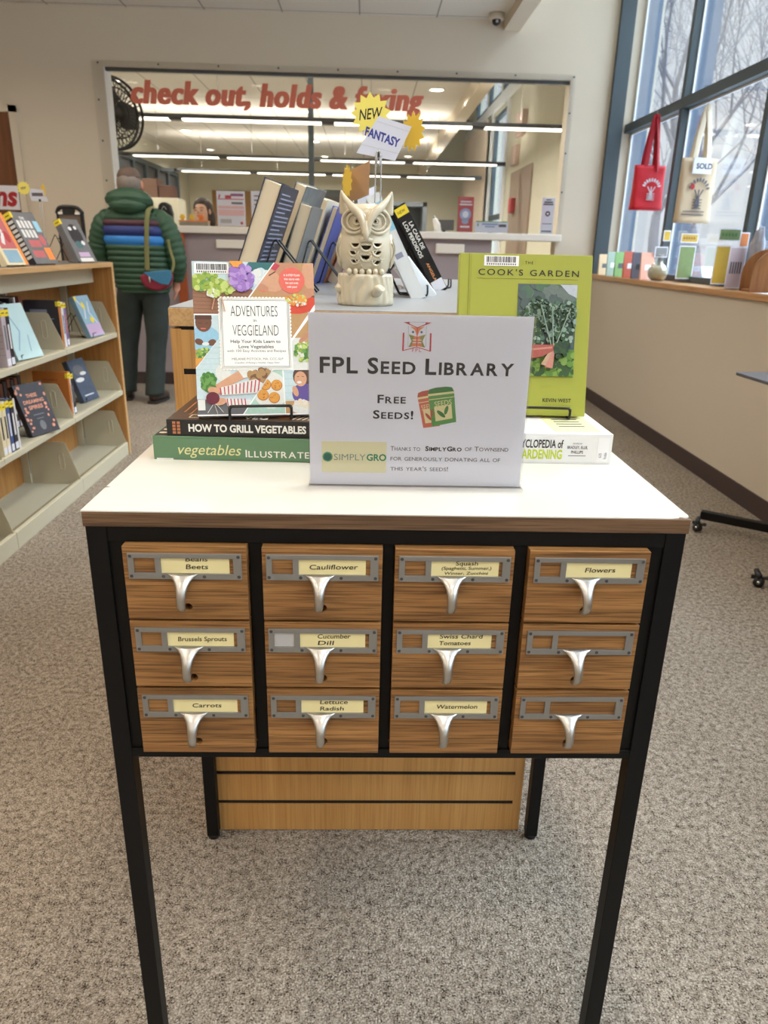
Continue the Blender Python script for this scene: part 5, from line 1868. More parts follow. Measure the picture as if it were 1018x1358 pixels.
# sign on the door at the far left
mat('sign_red', (172, 34, 44), .6)
t = thing('door_sign', 'white sign with bold red letters on the brown door', 'sign', (-3.25, 5.925, 1.54))
b = B(frame((3.25, 0, -1.54), (1, 0, 0), (0, 0, 1), (0, -1, 0)), 'paper'); b.rect(-3.62, 1.452, -2.962, 1.640, .004); b.build('board', t)
b = B(frame((3.25, 0, -1.54), (1, 0, 0), (0, 0, 1), (0, -1, 0)), 'sign_red'); b.text('ns', .215, -3.168, 1.486, .0048, bold=.04, shear=.22, width=.195); b.build('lettering', t)

# papers and signs on the ledge
mat('flyer_pink', (232, 190, 192), .7); mat('flyer_red', (196, 70, 88), .7); mat('flyer_violet', (140, 70, 130), .7); mat('flyer_brick', (178, 66, 66), .7); mat('flyer_blue', (150, 168, 206), .7)


def ledge_sign(name, label, x0, x1, z0, z1, y, art, base='paper'):
    t = thing(name, label, 'sign', ((x0 + x1) / 2, y, 1.36))
    kl = Matrix.Translation((-(x0 + x1) / 2, -y, -1.36))
    b = B(kl, 'acrylic'); b.box(x0 - .003, y - .004, z0, x1 + .003, y - .0025, z1); b.box(x0 - .003, y - .026, 1.3605, x1 + .003, y + .014, 1.363); b.build('acrylic_stand', t)
    b = B(kl @ frame((x0, y, z0), (1, 0, 0), (0, 0, 1), (0, -1, 0)), base)
    b.rect(0, 0, x1 - x0, z1 - z0, .0006, -.001)
    art(b, x1 - x0, z1 - z0)
    b.build('paper_sheet', t)


def art_flyer(b, w, h):
    b.use('flyer_violet'); b.rect(w * .5, h * .86, w * .95, h * .93, .001)
    b.use('flyer_red'); b.rect(w * .04, h * .76, w * .96, h * .785, .001); b.rect(w * .3, h * .79, w * .52, h * .88, .001); b.stroke([(w * .08, h * .8), (w * .12, h * .9)], .012, .001)
    b.use('ink_grey'); b.rect(w * .52, h * .63, w * .92, h * .69, .001)
    b.use('flyer_pink'); b.rect(w * .04, h * .5, w * .96, h * .58, .001); b.rect(w * .04, h * .30, w * .96, h * .47, .001)
    b.use('flyer_red'); b.disc(w * .86, h * .09, .012, n=.001); b.use('light_grey'); b.rect(w * .1, h * .08, w * .5, h * .2, .0009)


def art_plain(b, w, h):
    b.use('ink_grey')
    for i in range(6):
        b.rect(w * .12, h * (.85 - i * .12), w * .8, h * (.885 - i * .12), .001)


def art_red(b, w, h):
    b.use('flyer_blue'); b.disc(w / 2, h * .5, w * .36, n=.001); b.disc(w / 2, h * .3, w * .22, h * .08, n=.001)
    b.use('paper'); b.rect(w * .15, h * .84, w * .85, h * .88, .001); b.rect(w * .1, h * .76, w * .9, h * .80, .001); b.rect(w * .2, h * .12, w * .8, h * .17, .001)
    b.disc(w / 2, h * .5, w * .2, n=.0014)


def art_wide(b, w, h):
    b.use('seed_green'); b.stroke([(w * .02, h * .96), (w * .98, h * .96)], .008, .001); b.rect(w * .06, h * .55, w * .1, h * .8, .001)
    b.use('flyer_blue'); b.rect(w * .2, h * .66, w * .7, h * .82, .001); b.rect(w * .3, h * .45, w * .6, h * .58, .001); b.use('ink_grey'); b.rect(w * .72, h * .5, w * .95, h * .75, .001)


def art_tall(b, w, h):
    b.use('ink'); b.rect(w * .3, h * .93, w * .7, h * .96, .001); b.rect(w * .15, h * .86, w * .85, h * .90, .001); b.rect(w * .1, h * .80, w * .9, h * .84, .001)
    b.disc(w / 2, h * .56, w * .2, n=.001); b.use('paper'); b.disc(w / 2, h * .56, w * .09, n=.0014)
    b.use('ink_grey'); b.rect(w * .12, h * .27, w * .9, h * .29, .001); b.rect(w * .1, h * .05, w * .9, h * .09, .001)


ledge_sign('flyer_holder', 'flyer with red and violet heading on the counter ledge beside the staff member', -1.306, -1.068, 1.366, 1.641, 5.916, art_flyer)
ledge_sign('flyer_holder', 'white flyer on the ledge half hidden by the leaning books', -1.016, -.80, 1.366, 1.645, 5.916, art_plain)
ledge_sign('flyer_holder', 'narrow brick red poster with blue roundel on the ledge', .746, .880, 1.366, 1.645, 5.916, art_red, 'flyer_brick')
ledge_sign('flyer_holder', 'low wide white notice on the ledge right of the brick red poster', .903, 1.186, 1.366, 1.455, 5.916, art_wide)
ledge_sign('flyer_holder', 'tall narrow white notice with dark roundel at the right end of the ledge', 1.468, 1.576, 1.366, 1.653, 5.916, art_tall)
ledge_sign('flyer_holder', 'white flyer with red heading on the ledge just left of the owl ear', -.32, -.16, 1.366, 1.555, 5.916, lambda b, w, h: (b.use('flyer_brick'), b.rect(0, h * .74, w, h, .001), b.use('ink_grey'), b.rect(w * .2, h * .4, w * .8, h * .64, .001)))
t = thing('bottle', 'small white squeeze bottle tilted on the ledge', 'bottle', (.565, 6.05, 1.36), 0)
b = B(m='white'); b.tube([(.03, 0, .001), (.02, 0, .06), (0, 0, .10), (-.005, 0, .115)], [.03, .03, .022, .012], 14); b.build('body', t)
b = B(m='light_grey'); b.cyl((-.005, 0, .112), (-.010, 0, .135), .011, .009, 12); b.build('cap', t)
t = thing('monitor', 'small dark monitor standing behind the ledge', 'monitor', (.66, 6.18, 1.36))
b = B(m='dark_grey'); b.box(-.09, 0, .02, .09, .02, .11); b.build('screen', t, bevel=.004)
b = B(m='black_plastic'); b.box(-.05, -.02, 0, .05, .04, .006); b.box(-.015, .005, .004, .015, .015, .03); b.build('stand', t)
# small yellow and orange petalled forms in front of the staff member
mat('orn_yellow', (244, 206, 80), .5); mat('orn_orange', (230, 130, 60), .5); mat('box_grey', (150, 140, 124), .7)
t = thing('box', 'low grey box with rusty rim on the ledge before the staff member', 'box', (-1.54, 6.06, 1.36))
b = B(m='box_grey'); b.box(-.12, -.04, 0, .13, .05, .045); b.build('body', t, bevel=.003)
b = B(m='orn_orange'); b.box(-.122, -.042, .038, .132, .052, .047); b.build('rim', t)
for k, (x, c, lab) in enumerate([(-1.635, 'orn_yellow', 'small yellow petalled form standing on the grey box, left'), (-1.555, 'orn_yellow', 'small yellow petalled form standing on the grey box, middle'), (-1.475, 'orn_orange', 'small orange petalled form standing on the grey box, right')]):
    b = B(m=c); b.ball((0, 0, .022), .017, .012, .02, 10, 7)
    for i in range(6):
        a = 2 * pi * i / 6; b.ball((.016 * cos(a), -.005, .026 + .016 * sin(a)), .010, .006, .010, 8, 6)
    o = b.build('petal_form'); o.location = (x, 6.06, 1.407); tag(o, lab, 'petal_form', 'petalled forms on the grey box')

# ------------------------------------------------------------------ things inside the office
t = thing('wall_fan', 'black wall fan beside the office opening', 'fan', (-2.275, 6.50, 2.285), radians(50))
b = B(m='black_metal')
for rr_, yy in ((.285, 0), (.285, .075), (.20, -.035), (.11, -.05), (.20, .11), (.10, .12)):
    b.tube([(rr_ * cos(a), yy - .0, rr_ * sin(a)) for a in [2 * pi * i / 40 for i in range(40)]], .006 if rr_ < .28 else .013, 6, closed=True)
for i in range(36):
    a = 2 * pi * i / 36
    b.tube([(.285 * cos(a), 0, .285 * sin(a)), (.2 * cos(a), -.035, .2 * sin(a)), (.05 * cos(a), -.055, .05 * sin(a))], .0042, 5)
    b.tube([(.285 * cos(a), .075, .285 * sin(a)), (.2 * cos(a), .11, .2 * sin(a)), (.08 * cos(a), .125, .08 * sin(a))], .0042, 5)
b.build('cage', t)
b = B(m='black_plastic'); b.tube([(0, .10, 0), (0, .14, 0), (0, .24, 0), (0, .27, 0)], [.085, .10, .09, .05], 20); b.build('motor', t)
for i in range(3):
    a = 2 * pi * i / 3
    b = B(m='black_plastic')
    pts = []
    for q in range(9):
        r_ = .05 + .21 * q / 8; wv = .075 + .055 * sin(pi * q / 8)
        pts.append((r_, wv))
    v = []; 
    for r_, wv in pts:
        for s in (-1, 1):
            ang = a + s * wv / max(r_, .12)
            v.append((r_ * cos(ang), .03 + s * .02, r_ * sin(ang)))
    v2 = [(p[0], p[1] + .004, p[2]) for p in v]
    n_ = len(v)
    fs = [(2 * q, 2 * q + 1, 2 * q + 3, 2 * q + 2) for q in range(8)] + [(n_ + 2 * q, n_ + 2 * q + 2, n_ + 2 * q + 3, n_ + 2 * q + 1) for q in range(8)]
    b.add(v + v2, fs, True); b.build('blade', t)
b = B(m='black_plastic'); b.tube([(0, -.03, 0), (0, .06, 0)], [.05, .05], 16); b.build('hub', t)
b = B(m='black_metal'); b.tube([(0, .20, -.05), (-.04, .22, -.12), (-.20, .02, -.16), (-.31, -.255, -.16)], .018, 8); b.build('wall_bracket', t)

mat('cardboard', (112, 84, 70), .8); mat('cardboard_dark', (92, 62, 52), .8)
t = thing('tall_cabinet', 'cream office cabinet behind the shopper', 'cabinet', (-2.60, 9.0, 0))
b = B(m='wall_office'); b.box(-.20, -.2, 0, .28, .2, 1.73); b.build('body', t, bevel=.005)
b = B(m='light_grey'); b.box(.02, -.214, .9, .035, -.2, 1.1); b.build('handle', t)
b = B(m='cardboard'); b.box(-.09, -.15, 0, .085, .15, .21); b.use('cardboard_dark'); b.box(-.0905, -.151, .12, .0855, .151, .125)
o = b.build('cardboard_box', bevel=.003); o.location = (-2.655, 9.0, 1.731); tag(o, 'large brown cardboard box on the office cabinet', 'box')
b = B(m='cardboard_dark'); b.box(-.075, -.14, 0, .075, .14, .14)
o = b.build('cardboard_box', bevel=.003); o.location = (-2.475, 9.0, 1.731); tag(o, 'smaller dark cardboard box right of the large one', 'box')


mat('pack_black', (30, 29, 32), .6)
t = thing('backpack', 'small rounded black bag standing on the ledge right of the shopper', 'bag', (-1.79, 6.10, 1.36))
b = B(m='pack_black'); b.prism([(-.06, 0), (.06, 0), (.065, .10), (.05, .165), (.025, .19), (-.025, .19), (-.05, .165), (-.065, .10)], -.045, .045, T=frame((0, 0, 0), (1, 0, 0), (0, 0, 1), (0, -1, 0))); b.build('body', t, bevel=.02, seg=3)
b = B(m='light_grey'); b.tube(smooth_path([(-.02, -.047, .13), (0, -.05, .155), (.02, -.047, .13)], 4), .003, 6); b.build('zip', t)
t = thing('desk_tray', 'low black tray on the ledge between the shopper and the black bag', 'tray', (-1.92, 6.06, 1.36))
b = B(m='pack_black'); b.box(-.13, -.06, 0, .13, .06, .012); b.box(-.13, -.06, .012, -.12, .06, .12); b.box(.12, -.06, .012, .13, .06, .12); b.box(-.12, .05, .012, .12, .06, .14); b.box(-.12, -.06, .06, .12, .05, .07); b.build('body', t, bevel=.003)
b = B(m='dark_grey'); b.box(-.115, -.05, .0705, .115, .045, .10); b.build('papers', t)
mat('cork', (150, 112, 66), .85)
t = thing('notice_board', 'brown cork notice board on the far office wall', 'notice board', (-2.95, 16.98, 1.6))
b = B(m='cork'); b.box(-.55, 0, -.2, .75, .018, .75); b.build('cork_sheet', t)
b = B(m='sill_wood'); b.plate(rectpts(-.58, -.23, .78, .78), [rectpts(-.55, -.2, .75, .75)], -.022, .002) if False else b.box(-.58, -.004, -.23, .78, .018, -.2); b.build('frame', t)
# grey shelving and desks at the far side, behind the owl
mat('cab_grey', (116, 122, 126), .6); mat('cab_dark', (76, 84, 88), .6)
t = thing('office_shelving', 'grey open shelving unit at the far end of the office', 'shelving', (.30, 14.3, 0))
b = B(m='cab_grey'); b.box(-.75, -.25, 0, -.68, .25, 2.05); b.box(.72, -.25, 0, .80, .25, 2.05); b.build('side', t)
b = B(m='cab_grey'); b.box(-.75, -.25, 1.97, .80, .25, 2.05); b.build('top', t)
b = B(m='cab_dark'); b.box(-.68, .2, 0, .72, .24, 1.97); b.build('back', t)
for z in (.5, 1.0, 1.45):
    b = B(m='cab_grey'); b.box(-.68, -.24, z, .72, .2, z + .03); b.build('shelf', t)
b = B(m='dark_grey'); b.box(-.4, -.2, 0, .4, .15, .35); o = b.build('printer', bevel=.02); o.location = (.1, 14.3, 1.481); tag(o, 'dark grey machine on the far office shelving', 'printer')
b = B(m='cab_dark'); b.box(-.35, -.25, 0, .55, .25, 2.15); b.use('dark_grey'); b.box(-.30, -.256, .2, .50, -.25, 2.05)
t_ = b.build('dark_cabinet', bevel=.005); t_.location = (-.62, 13.2, 0); tag(t_, 'dark office cabinet behind the leaning books', 'cabinet')
b = B(m='frame_dark'); b.box(-.028, -.028, 0, .028, .028, 2.95); o = b.build('post', bevel=.004); o.location = (-.62, 7.6, 0); tag(o, 'slim green-grey post standing in the office', 'post')
mat('box_pink', (206, 182, 172), .6); mat('panel_taupe', (152, 134, 120), .6)
b = B(m='panel_taupe'); b.box(2.13, 9.7, 0, 2.149, 11.2, 2.32); structure(b.build('taupe_panel'))  # flat taupe panel against the right office wall
for i, (y, z0, z1, w, c, lab) in enumerate([(10.6, 2.75, 3.05, .5, 'box_pink', 'pale wall box high above the taupe office panel'), (10.9, 2.40, 2.66, .34, 'box_pink', 'small pale wall box just above the taupe office panel'), (10.75, 1.75, 1.95, .18, 'flyer_brick', 'small red fire alarm on the taupe office panel')]):
    b = B(m=c); b.box(-.07, -w / 2, 0, 0, w / 2, z1 - z0); o = b.build('wall_box', bevel=.006); o.location = (2.149 if i < 2 else 2.129, y, z0); tag(o, lab, 'wall box')
# ------------------------------------------------------------------ things on the window sill
SZ = 1.0455
mat('pk_tan', (196, 170, 130), .5); mat('pk_grey', (150, 172, 158), .5, noise_=(40, .8)); mat('pk_lime', (122, 172, 92), .5, noise_=(40, .8)); mat('pk_red', (206, 88, 56), .5, noise_=(40, .8)); mat('pk_navy', (92, 88, 104), .5, noise_=(40, .7)); mat('pk_salmon', (222, 160, 136), .5, noise_=(40, .85))
Gp = 'upright packets on the window sill'
for k, (y, c, h, lab) in enumerate([(5.62, 'pk_tan', .165, 'tan packet at the far end of the window sill row'), (5.40, 'pk_grey', .185, 'grey-green packet second from the far end of the sill row'), (5.20, 'pk_lime', .185, 'lime green packet between the grey-green and red ones on the sill'),
                                    (4.99, 'pk_red', .190, 'orange-red packet in the middle of the sill row'), (4.80, 'pk_navy', .185, 'dark patterned packet beside the orange-red one on the sill'), (4.62, 'pk_salmon', .185, 'salmon pink packet next to the glass jar on the sill')]):
    w = .125
    t = thing('seed_packet', lab, 'packet', (1.930, y, SZ), 0, Gp)
    b = B(m=c)
    ln = .045
    v = [(0, 0, 0), (w, 0.02, 0), (w, .05, 0), (0, .03, 0), (.015, .03 + ln, h), (w - .015, .05 + ln, h), (w - .015, .055 + ln, h), (.015, .036 + ln, h)]
    b.add(v, [(0, 3, 2, 1), (4, 5, 6, 7), (0, 1, 5, 4), (1, 2, 6, 5), (2, 3, 7, 6), (3, 0, 4, 7)])
    b.build('pouch', t, bevel=.004)
    b = B(m='paper' if k % 2 else 'bk_black')
    T = Matrix.Translation((0, -.001, 0))
    q = lambda u, v_: ((.015 * v_ + (w - .03 * v_) * u), .02 * u * (1 - v_) + (.03 + ln + .02 * u) * v_ - .0008, h * v_)
    b.add([q(.25, .35), q(.75, .35), q(.7, .55), q(.3, .55)], [(0, 1, 2, 3)]); b.build('label', t)
# glass jar with cork-like neck
mat('jar_fill', (222, 216, 186), .7, noise_=(60, .75))
glass('jar_glass', (0.93, 0.94, 0.93), 0.30, 0.05)
t = thing('glass_jar', 'round clear glass jar of pale contents on the window sill', 'jar', (1.990, 4.46, SZ))
b = B(m='jar_glass'); b.lathe([(.04, .0), (.062, .02), (.07, .05), (.064, .082), (.045, .105), (.03, .118), (.027, .15), (.030, .17), (.030, .172)], n=28); b.build('glass_body', t)
b = B(m='jar_fill'); b.lathe([(.036, .003), (.056, .02), (.064, .05), (.058, .08), (.035, .098), (.001, .10)], n=24); b.build('contents', t)
# framed seed signs against the glass
mat('sg_gold', (214, 178, 60), .6, noise_=(30, .75)); mat('sg_leaf', (130, 152, 96), .6, noise_=(60, .7)); mat('sg_orange', (216, 132, 72), .6); mat('sg_lilac', (206, 194, 204), .6)


def sill_sign(label, x, y, w, rz, parts):
    t = thing('card_stand', label, 'sign', (x, y, SZ), rz)
    h = max(p[3] for p in parts) + .006
    b = B(m='acrylic'); b.box(0, -.0015, 0, w, 0, h); b.box(0, -.03, 0, w, .05, .002); b.build('acrylic_stand', t)
    for (u0, u1, z0, z1, c, ln) in parts:
        b = B(m='paper'); b.box(u0 - .006, -.003, z0 - .006, u1 + .006, -.0016, z1 + .006)
        b.use(c); b.box(u0, -.0036, z0, u1, -.003, z1)
        if ln:
            b.use(ln)
            for i in range(5):
                b.box(u0 + (u1 - u0) * (.1 + .16 * i), -.004, z0 + (z1 - z0) * .35, u0 + (u1 - u0) * (.2 + .16 * i), -.0036, z0 + (z1 - z0) * .65)
        b.build('card', t)


sill_sign('stand with gold heading card above a green leaf picture on the sill', 2.020, 4.22, .125, radians(12), [(.005, .120, .255, .300, 'sg_gold', 'holder_wood'), (.005, .115, .03, .225, 'sg_leaf', None)])
sill_sign('stand with green heading card above a yellow picture on the sill', 2.010, 3.66, .145, radians(12), [(.005, .140, .262, .318, 'sg_leaf', 'seed_dkgreen'), (.0, .100, .02, .225, 'sg_gold', None)])
sill_sign('small stand with gold card behind the glass jar', 2.045, 4.70, .10, radians(10), [(.05, .095, .27, .33, 'sg_gold', None), (.0, .09, .16, .22, 'mid_grey', None)])
sill_sign('lilac printed card beside the wooden holder on the sill', 1.930, 3.32, .12, radians(20), [(.004, .112, .012, .215, 'sg_lilac', 'ink_grey')])
sill_sign('small orange card behind the wooden holder on the sill', 1.985, 3.36, .075, radians(15), [(.012, .060, .225, .290, 'sg_orange', None)])
# wooden brochure holder with rounded ends
t = thing('brochure_holder', 'brown wooden holder with rounded top on the window sill', 'holder', (1.935, 3.06, SZ), radians(-12))
for y0 in (-.02, .17):
    pts = [(0, 0), (.205, 0), (.205, .215), (.12, .212)] + [(.12 - .12 * sin(a), .09 + .122 * cos(a)) for a in [pi / 2 * i / 8 for i in range(1, 9)]]
    b = B(frame((0, y0, 0), (1, 0, 0), (0, 0, 1), (0, -1, 0)), 'holder_wood'); b.prism(pts, -.012, 0); b.build('side_panel', t, bevel=.002)
b = B(m='holder_wood'); b.box(.01, -.018, 0, .2, .182, .012); b.build('base', t)
b = B(m='holder_wood'); b.box(.19, -.018, .012, .203, .182, .19); b.build('back', t)
b = B(m='paper_white'); b.box(-.005, -.32, 0, .19, -.03, .0015); b.box(.02, -.36, .0015, .18, -.10, .0025)
o = b.build('paper_sheets'); o.location = (1.925, 2.98 + .02, SZ + .0008); tag(o, 'white paper sheets lying on the sill before the wooden holder', 'paper')
t = thing('bag_of_foil', 'silvery crinkled plastic bag behind the wooden holder', 'bag', (2.065, 3.30, SZ))
mat('foil', (176, 182, 196), .2, noise_=(30, .5))
b = B(m='foil'); b.ball((0, 0, .16), .035, .05, .158, 18, 14, fn=lambda p: 1 + .28 * noise.noise(p * 3.1)); b.build('pouch', t)
t = thing('foil_sign', 'pale crumpled banner at the right edge of the window', 'banner', (2.08, 2.98, SZ)) if False else None

# ------------------------------------------------------------------ tote bags hanging in the window
mat('tote_red', (206, 26, 44), .6, bump=(60, .15)); mat('tote_red2', (176, 20, 38), .6, bump=(60, .15)); mat('tote_canvas', (206, 186, 156), .8, bump=(140, .2)); mat('tote_canvas2', (226, 214, 190), .8); mat('tote_pink', (226, 150, 156), .7)


def tote(name, label, x, y, z0, w, h, dpt, rz, m1, m2, ztop, art):
    t = thing(name, label, 'tote bag', (x, y, z0), rz)
    b = B(m=m1)
    n_ = 14
    rings = []
    for i in range(n_ + 1):
        f = i / n_
        dd = dpt * (1 - .55 * f) * .5
        ww = w / 2 * (1 - .03 * sin(pi * f))
        ring = []
        for k in range(24):
            a = 2 * pi * k / 24
            ca, sa = cos(a), sin(a)
            ring.append((ww * math.copysign(abs(ca) ** .35, ca), dd * math.copysign(abs(sa) ** .6, sa) * (1 + .3 * noise.noise(Vector((k * .5, i * .4, 3)))), h * f))
        rings.append(ring)
    b.loft(rings); b.build('body', t)
    for s in (-1, 1):
        b = B(m=m2)
        yy = s * dpt * .2
        path = smooth_path([(-w * .22, yy, h * .88), (-w * .20, yy, h), (-w * .13, yy * .6, (h + ztop) * .5), (-w * .03, yy * .2, ztop - .02), (0, 0, ztop), (w * .03, yy * .2, ztop - .02), (w * .13, yy * .6, (h + ztop) * .5), (w * .20, yy, h), (w * .22, yy, h * .88)], 5)
        b.tube(path, .021, 8, flat=.15, up=(0, 1, 0)); b.build('handle', t)
    b = B(frame((0, -dpt * .5 - .001, 0), (1, 0, 0), (0, 0, 1), (0, -1, 0))); art(b, w, h); b.build('print', t)
    b = B(m='chrome'); b.tube(smooth_path([(0, 0, ztop - .012), (.012, 0, ztop + .002), (0, 0, ztop + .016), (0, 0, ztop + .05)], 5), .002, 6); b.build('hook', t)


def art_tree(b, w, h, c):
    b.use(c)
    for i in range(9):
        a = pi * (.08 + .84 * i / 8)
        b.disc(w * .26 * cos(a), h * .50 + h * .17 * sin(a), .013, .007, .004, .0, k=8, rot=a)
    for k in range(3):
        b.stroke([(-.012 + k * .012, h * .24), (-.006 + k * .006, h * .40), (.03 * (k - 1), h * .52)], .006, .004)
    for k in range(4):
        b.rect(-.03, h * (.22 + k * .045), .03, h * (.235 + k * .045), .004)


def art_red_bag(b, w, h):
    art_tree(b, w, h, 'paper')


def art_canvas(b, w, h):
    art_tree(b, w, h, 'ink_grey')
    b.use('sign_red'); b.disc(-w * .2, h * .56, .014, .018, .0055, .0, k=10)
    b.use('ink_grey'); b.rect(-w * .38, h * .17, w * .24, h * .185, .004); b.rect(-w * .42, h * .12, w * .24, h * .135, .004)
    b.use('paper'); b.rect(-w * .28, h * .76, w * .26, h * 1.0, .007)
    b.use('ink'); b.text('SOLD', .044, -w * .19, h * .835, .008, bold=.02, width=.11)


tote('tote_bag', 'red cloth tote bag hanging in the window with pale print', 2.025, 4.98, 1.525, .24, .30, .10, radians(10), 'tote_red', 'tote_red2', .62, art_red_bag)
tote('tote_bag', 'natural canvas tote bag marked SOLD hanging in the window', 2.070, 4.23, 1.415, .24, .38, .07, radians(10), 'tote_canvas', 'tote_canvas2', .665, art_canvas)
tote('tote_bag', 'crimson tote bag with pink handles hanging at the right edge of the window', 2.06, 3.02, 1.50, .24, .30, .08, radians(10), 'tote_red', 'tote_pink', .50, lambda b, w, h: art_tree(b, w, h, 'paper'))

# ------------------------------------------------------------------ rolling laptop table at the right edge
mat('table_grey', (86, 88, 94), .35)
t = thing('rolling_table', 'dark rolling laptop table with casters by the right wall', 'table', (1.74, 2.05, 0))
kl = Matrix.Translation((-1.74, -2.05, 0))
b = B(kl @ frame((0, 0, 0), (1, 0, 0), (0, 1, 0), (0, 0, 1)), 'table_grey'); b.prism([(1.545, 2.266), (1.575, 1.62), (1.905, 1.63), (1.895, 2.315)], .742, .756); b.build('tabletop', t, bevel=.003)
for (a, c) in (((1.565, 2.385), (1.895, 2.150)), ((1.540, 1.700), (1.895, 1.78))):
    b = B(kl, 'black_metal')
    d = (Vector((*c, 0)) - Vector((*a, 0))).normalized()
    n_ = Vector((-d.y, d.x, 0)) * .018
    z0, z1 = .048, .088
    P0, P1 = Vector((*a, 0)), Vector((*c, 0))
    vs = [P0 - n_, P1 - n_, P1 + n_, P0 + n_]
    b.add([(p.x, p.y, z0) for p in vs] + [(p.x, p.y, z1) for p in vs], [(0, 3, 2, 1), (4, 5, 6, 7), (0, 1, 5, 4), (1, 2, 6, 5), (2, 3, 7, 6), (3, 0, 4, 7)])
    b.build('foot_bar', t, bevel=.004)
b = B(kl, 'black_metal'); b.box(1.865, 1.76, .048, 1.90, 2.17, .088); b.build('cross_bar', t, bevel=.004)
b = B(kl, 'black_metal'); b.box(1.862, 1.93, .088, 1.900, 1.98, .742); b.build('column', t, bevel=.004)
for (x, y, rz) in ((1.535, 2.335, .4), (1.522, 1.742, .9), (1.88, 2.19, .2), (1.88, 1.80, .2)):
    b = B(kl @ Matrix.Translation((x, y, 0)) @ Matrix.Rotation(rz, 4, 'Z'), 'black_plastic')
    b.cyl((-.011, 0, .020), (-.003, 0, .020), .020, n=18); b.cyl((.003, 0, .020), (.011, 0, .020), .020, n=18)
    b.use('chrome'); b.cyl((-.0125, 0, .020), (.0125, 0, .020), .007, n=12)
    b.use('black_plastic'); b.tube([(0, .0, .036), (0, .006, .048), (.02, .02, .060)], [.013, .012, .010], 10); b.box(-.006, -.012, .03, .006, .03, .044)
    b.tube([(0, -.012, .040), (0, -.040, .048)], [.007, .009], 8)
    b.build('caster', t)

# ------------------------------------------------------------------ outside: pavement, trees, house
mat('outside_ground', (150, 152, 156), .9, noise_=(.6, .85))
b = B(m='outside_ground'); b.box(2.35, -60, -.35, 90, 110, -.25)
o = structure(b.build('ground'))
mat('bark', (108, 105, 112), .9, noise_=(12, .75))


def tree(label, x, y, height, seed, r0):
    rr = random.Random(seed)
    trunk, crown = B(m='bark'), B(m='bark')

    def grow(b, p, d, L, r, depth):
        n_ = max(2, int(L / .35))
        pts, rs = [p], [r]
        for i in range(n_):
            d = (d + Vector((rr.uniform(-1, 1), rr.uniform(-1, 1), rr.uniform(-.5, .9))) * .13).normalized()
            p = p + d * (L / n_)
            pts.append(p); rs.append(r * (1 - .45 * (i + 1) / n_))
        b.tube(pts, rs, 6 if depth < 2 else (4 if depth < 4 else 3), cap=False)
        if depth >= 7 or L < .25:
            return
        k = 3 if depth < 4 else 2
        for j in range(k):
            i = rr.randint(max(1, n_ // 2), n_) if j else n_
            ax = Vector((rr.uniform(-1, 1), rr.uniform(-1, 1), rr.uniform(-.4, .6)))
            nd = (d + ax * (.75 if j else .35)).normalized()
            grow(crown, pts[i], nd, L * rr.uniform(.66, .90), max(rs[i] * (.66 if j else .85), .0045), depth + 1)

    grow(trunk, Vector((0, 0, 0)), Vector((rr.uniform(-.06, .06), rr.uniform(-.06, .06), 1)), height * .23, r0, 0)
    t = thing('tree', label, 'tree', (x, y, -.25))
    trunk.build('trunk', t); crown.build('branches', t)


tree('tall bare tree outside, seen through the far pane of the window', 5.55, 13.6, 9.5, 3, .15)
tree('bare tree outside with thick trunk beside the first mullion', 6.75, 14.2, 10.5, 8, .20)
tree('bare tree outside behind the canvas tote bag', 8.1, 14.6, 10.0, 12, .17)
tree('bare tree outside at the right edge of the window', 9.6, 15.6, 10.0, 5, .19)
tree('distant bare tree across the street at the left', 9.4, 22.5, 11, 21, .2)
tree('distant bare tree across the street at the right', 13.0, 21.5, 11, 27, .2)

mat('house_wall', (196, 172, 170), .9); mat('house_roof', (150, 140, 142), .9); mat('house_window', (110, 116, 126), .4)
t = thing('house', 'pale pink house across the street outside', 'house', (30, 33, -.25))
b = B(m='house_wall'); b.box(-5, -4, 0, 5, 4, 4.6); b.build('wall', t)
b = B(m='house_roof'); b.add([(-5.4, -4.4, 4.6), (5.4, -4.4, 4.6), (5.4, 4.4, 4.6), (-5.4, 4.4, 4.6), (-5.4, 0, 7.2), (5.4, 0, 7.2)], [(0, 1, 5, 4), (2, 3, 4, 5), (0, 4, 3), (1, 2, 5), (0, 3, 2, 1)]); b.build('roof', t)
for yy in (-2.4, 0, 2.4):
    for z in (1.0, 2.9):
        b = B(m='house_window'); b.box(-5.05, yy - .45, z, -4.99, yy + .45, z + 1.1); b.build('window', t)
for xx in (-3, 0, 3):
    b = B(m='house_window'); b.box(xx - .5, -4.05, 1.4, xx + .5, -3.99, 2.7); b.build('window', t)
mat('car_white', (232, 234, 236), .25, coat=.5)
t = thing('car', 'white parked car across the lot outside', 'car', (12.5, 17.6, -.25), radians(30))
b = B(frame((0, 0, 0), (1, 0, 0), (0, 0, 1), (0, -1, 0)), 'car_white')
b.prism([(-2.1, .3), (2.1, .3), (2.15, .75), (1.4, .85), (.7, 1.38), (-1.0, 1.4), (-1.7, .9), (-2.15, .82)], -.8, .8); b.build('body', t, bevel=.06, seg=3)
for s in (-.805, .805):
    b = B(m='house_window'); b.prism([(-.95, .9), (1.15, .9), (.65, 1.3), (-.85, 1.32)], -.005, .005, T=frame((0, s, 0), (1, 0, 0), (0, 0, 1), (0, -1, 0))); b.build('window', t)
    for xx in (-1.3, 1.3):
        b = B(m='black_plastic'); b.cyl((xx, s - .09, .32), (xx, s + .02, .32), .32, n=20); b.build('wheel', t)
# ------------------------------------------------------------------ people
mat('skin', (206, 150, 126), .55); mat('skin_light', (216, 172, 150), .55)


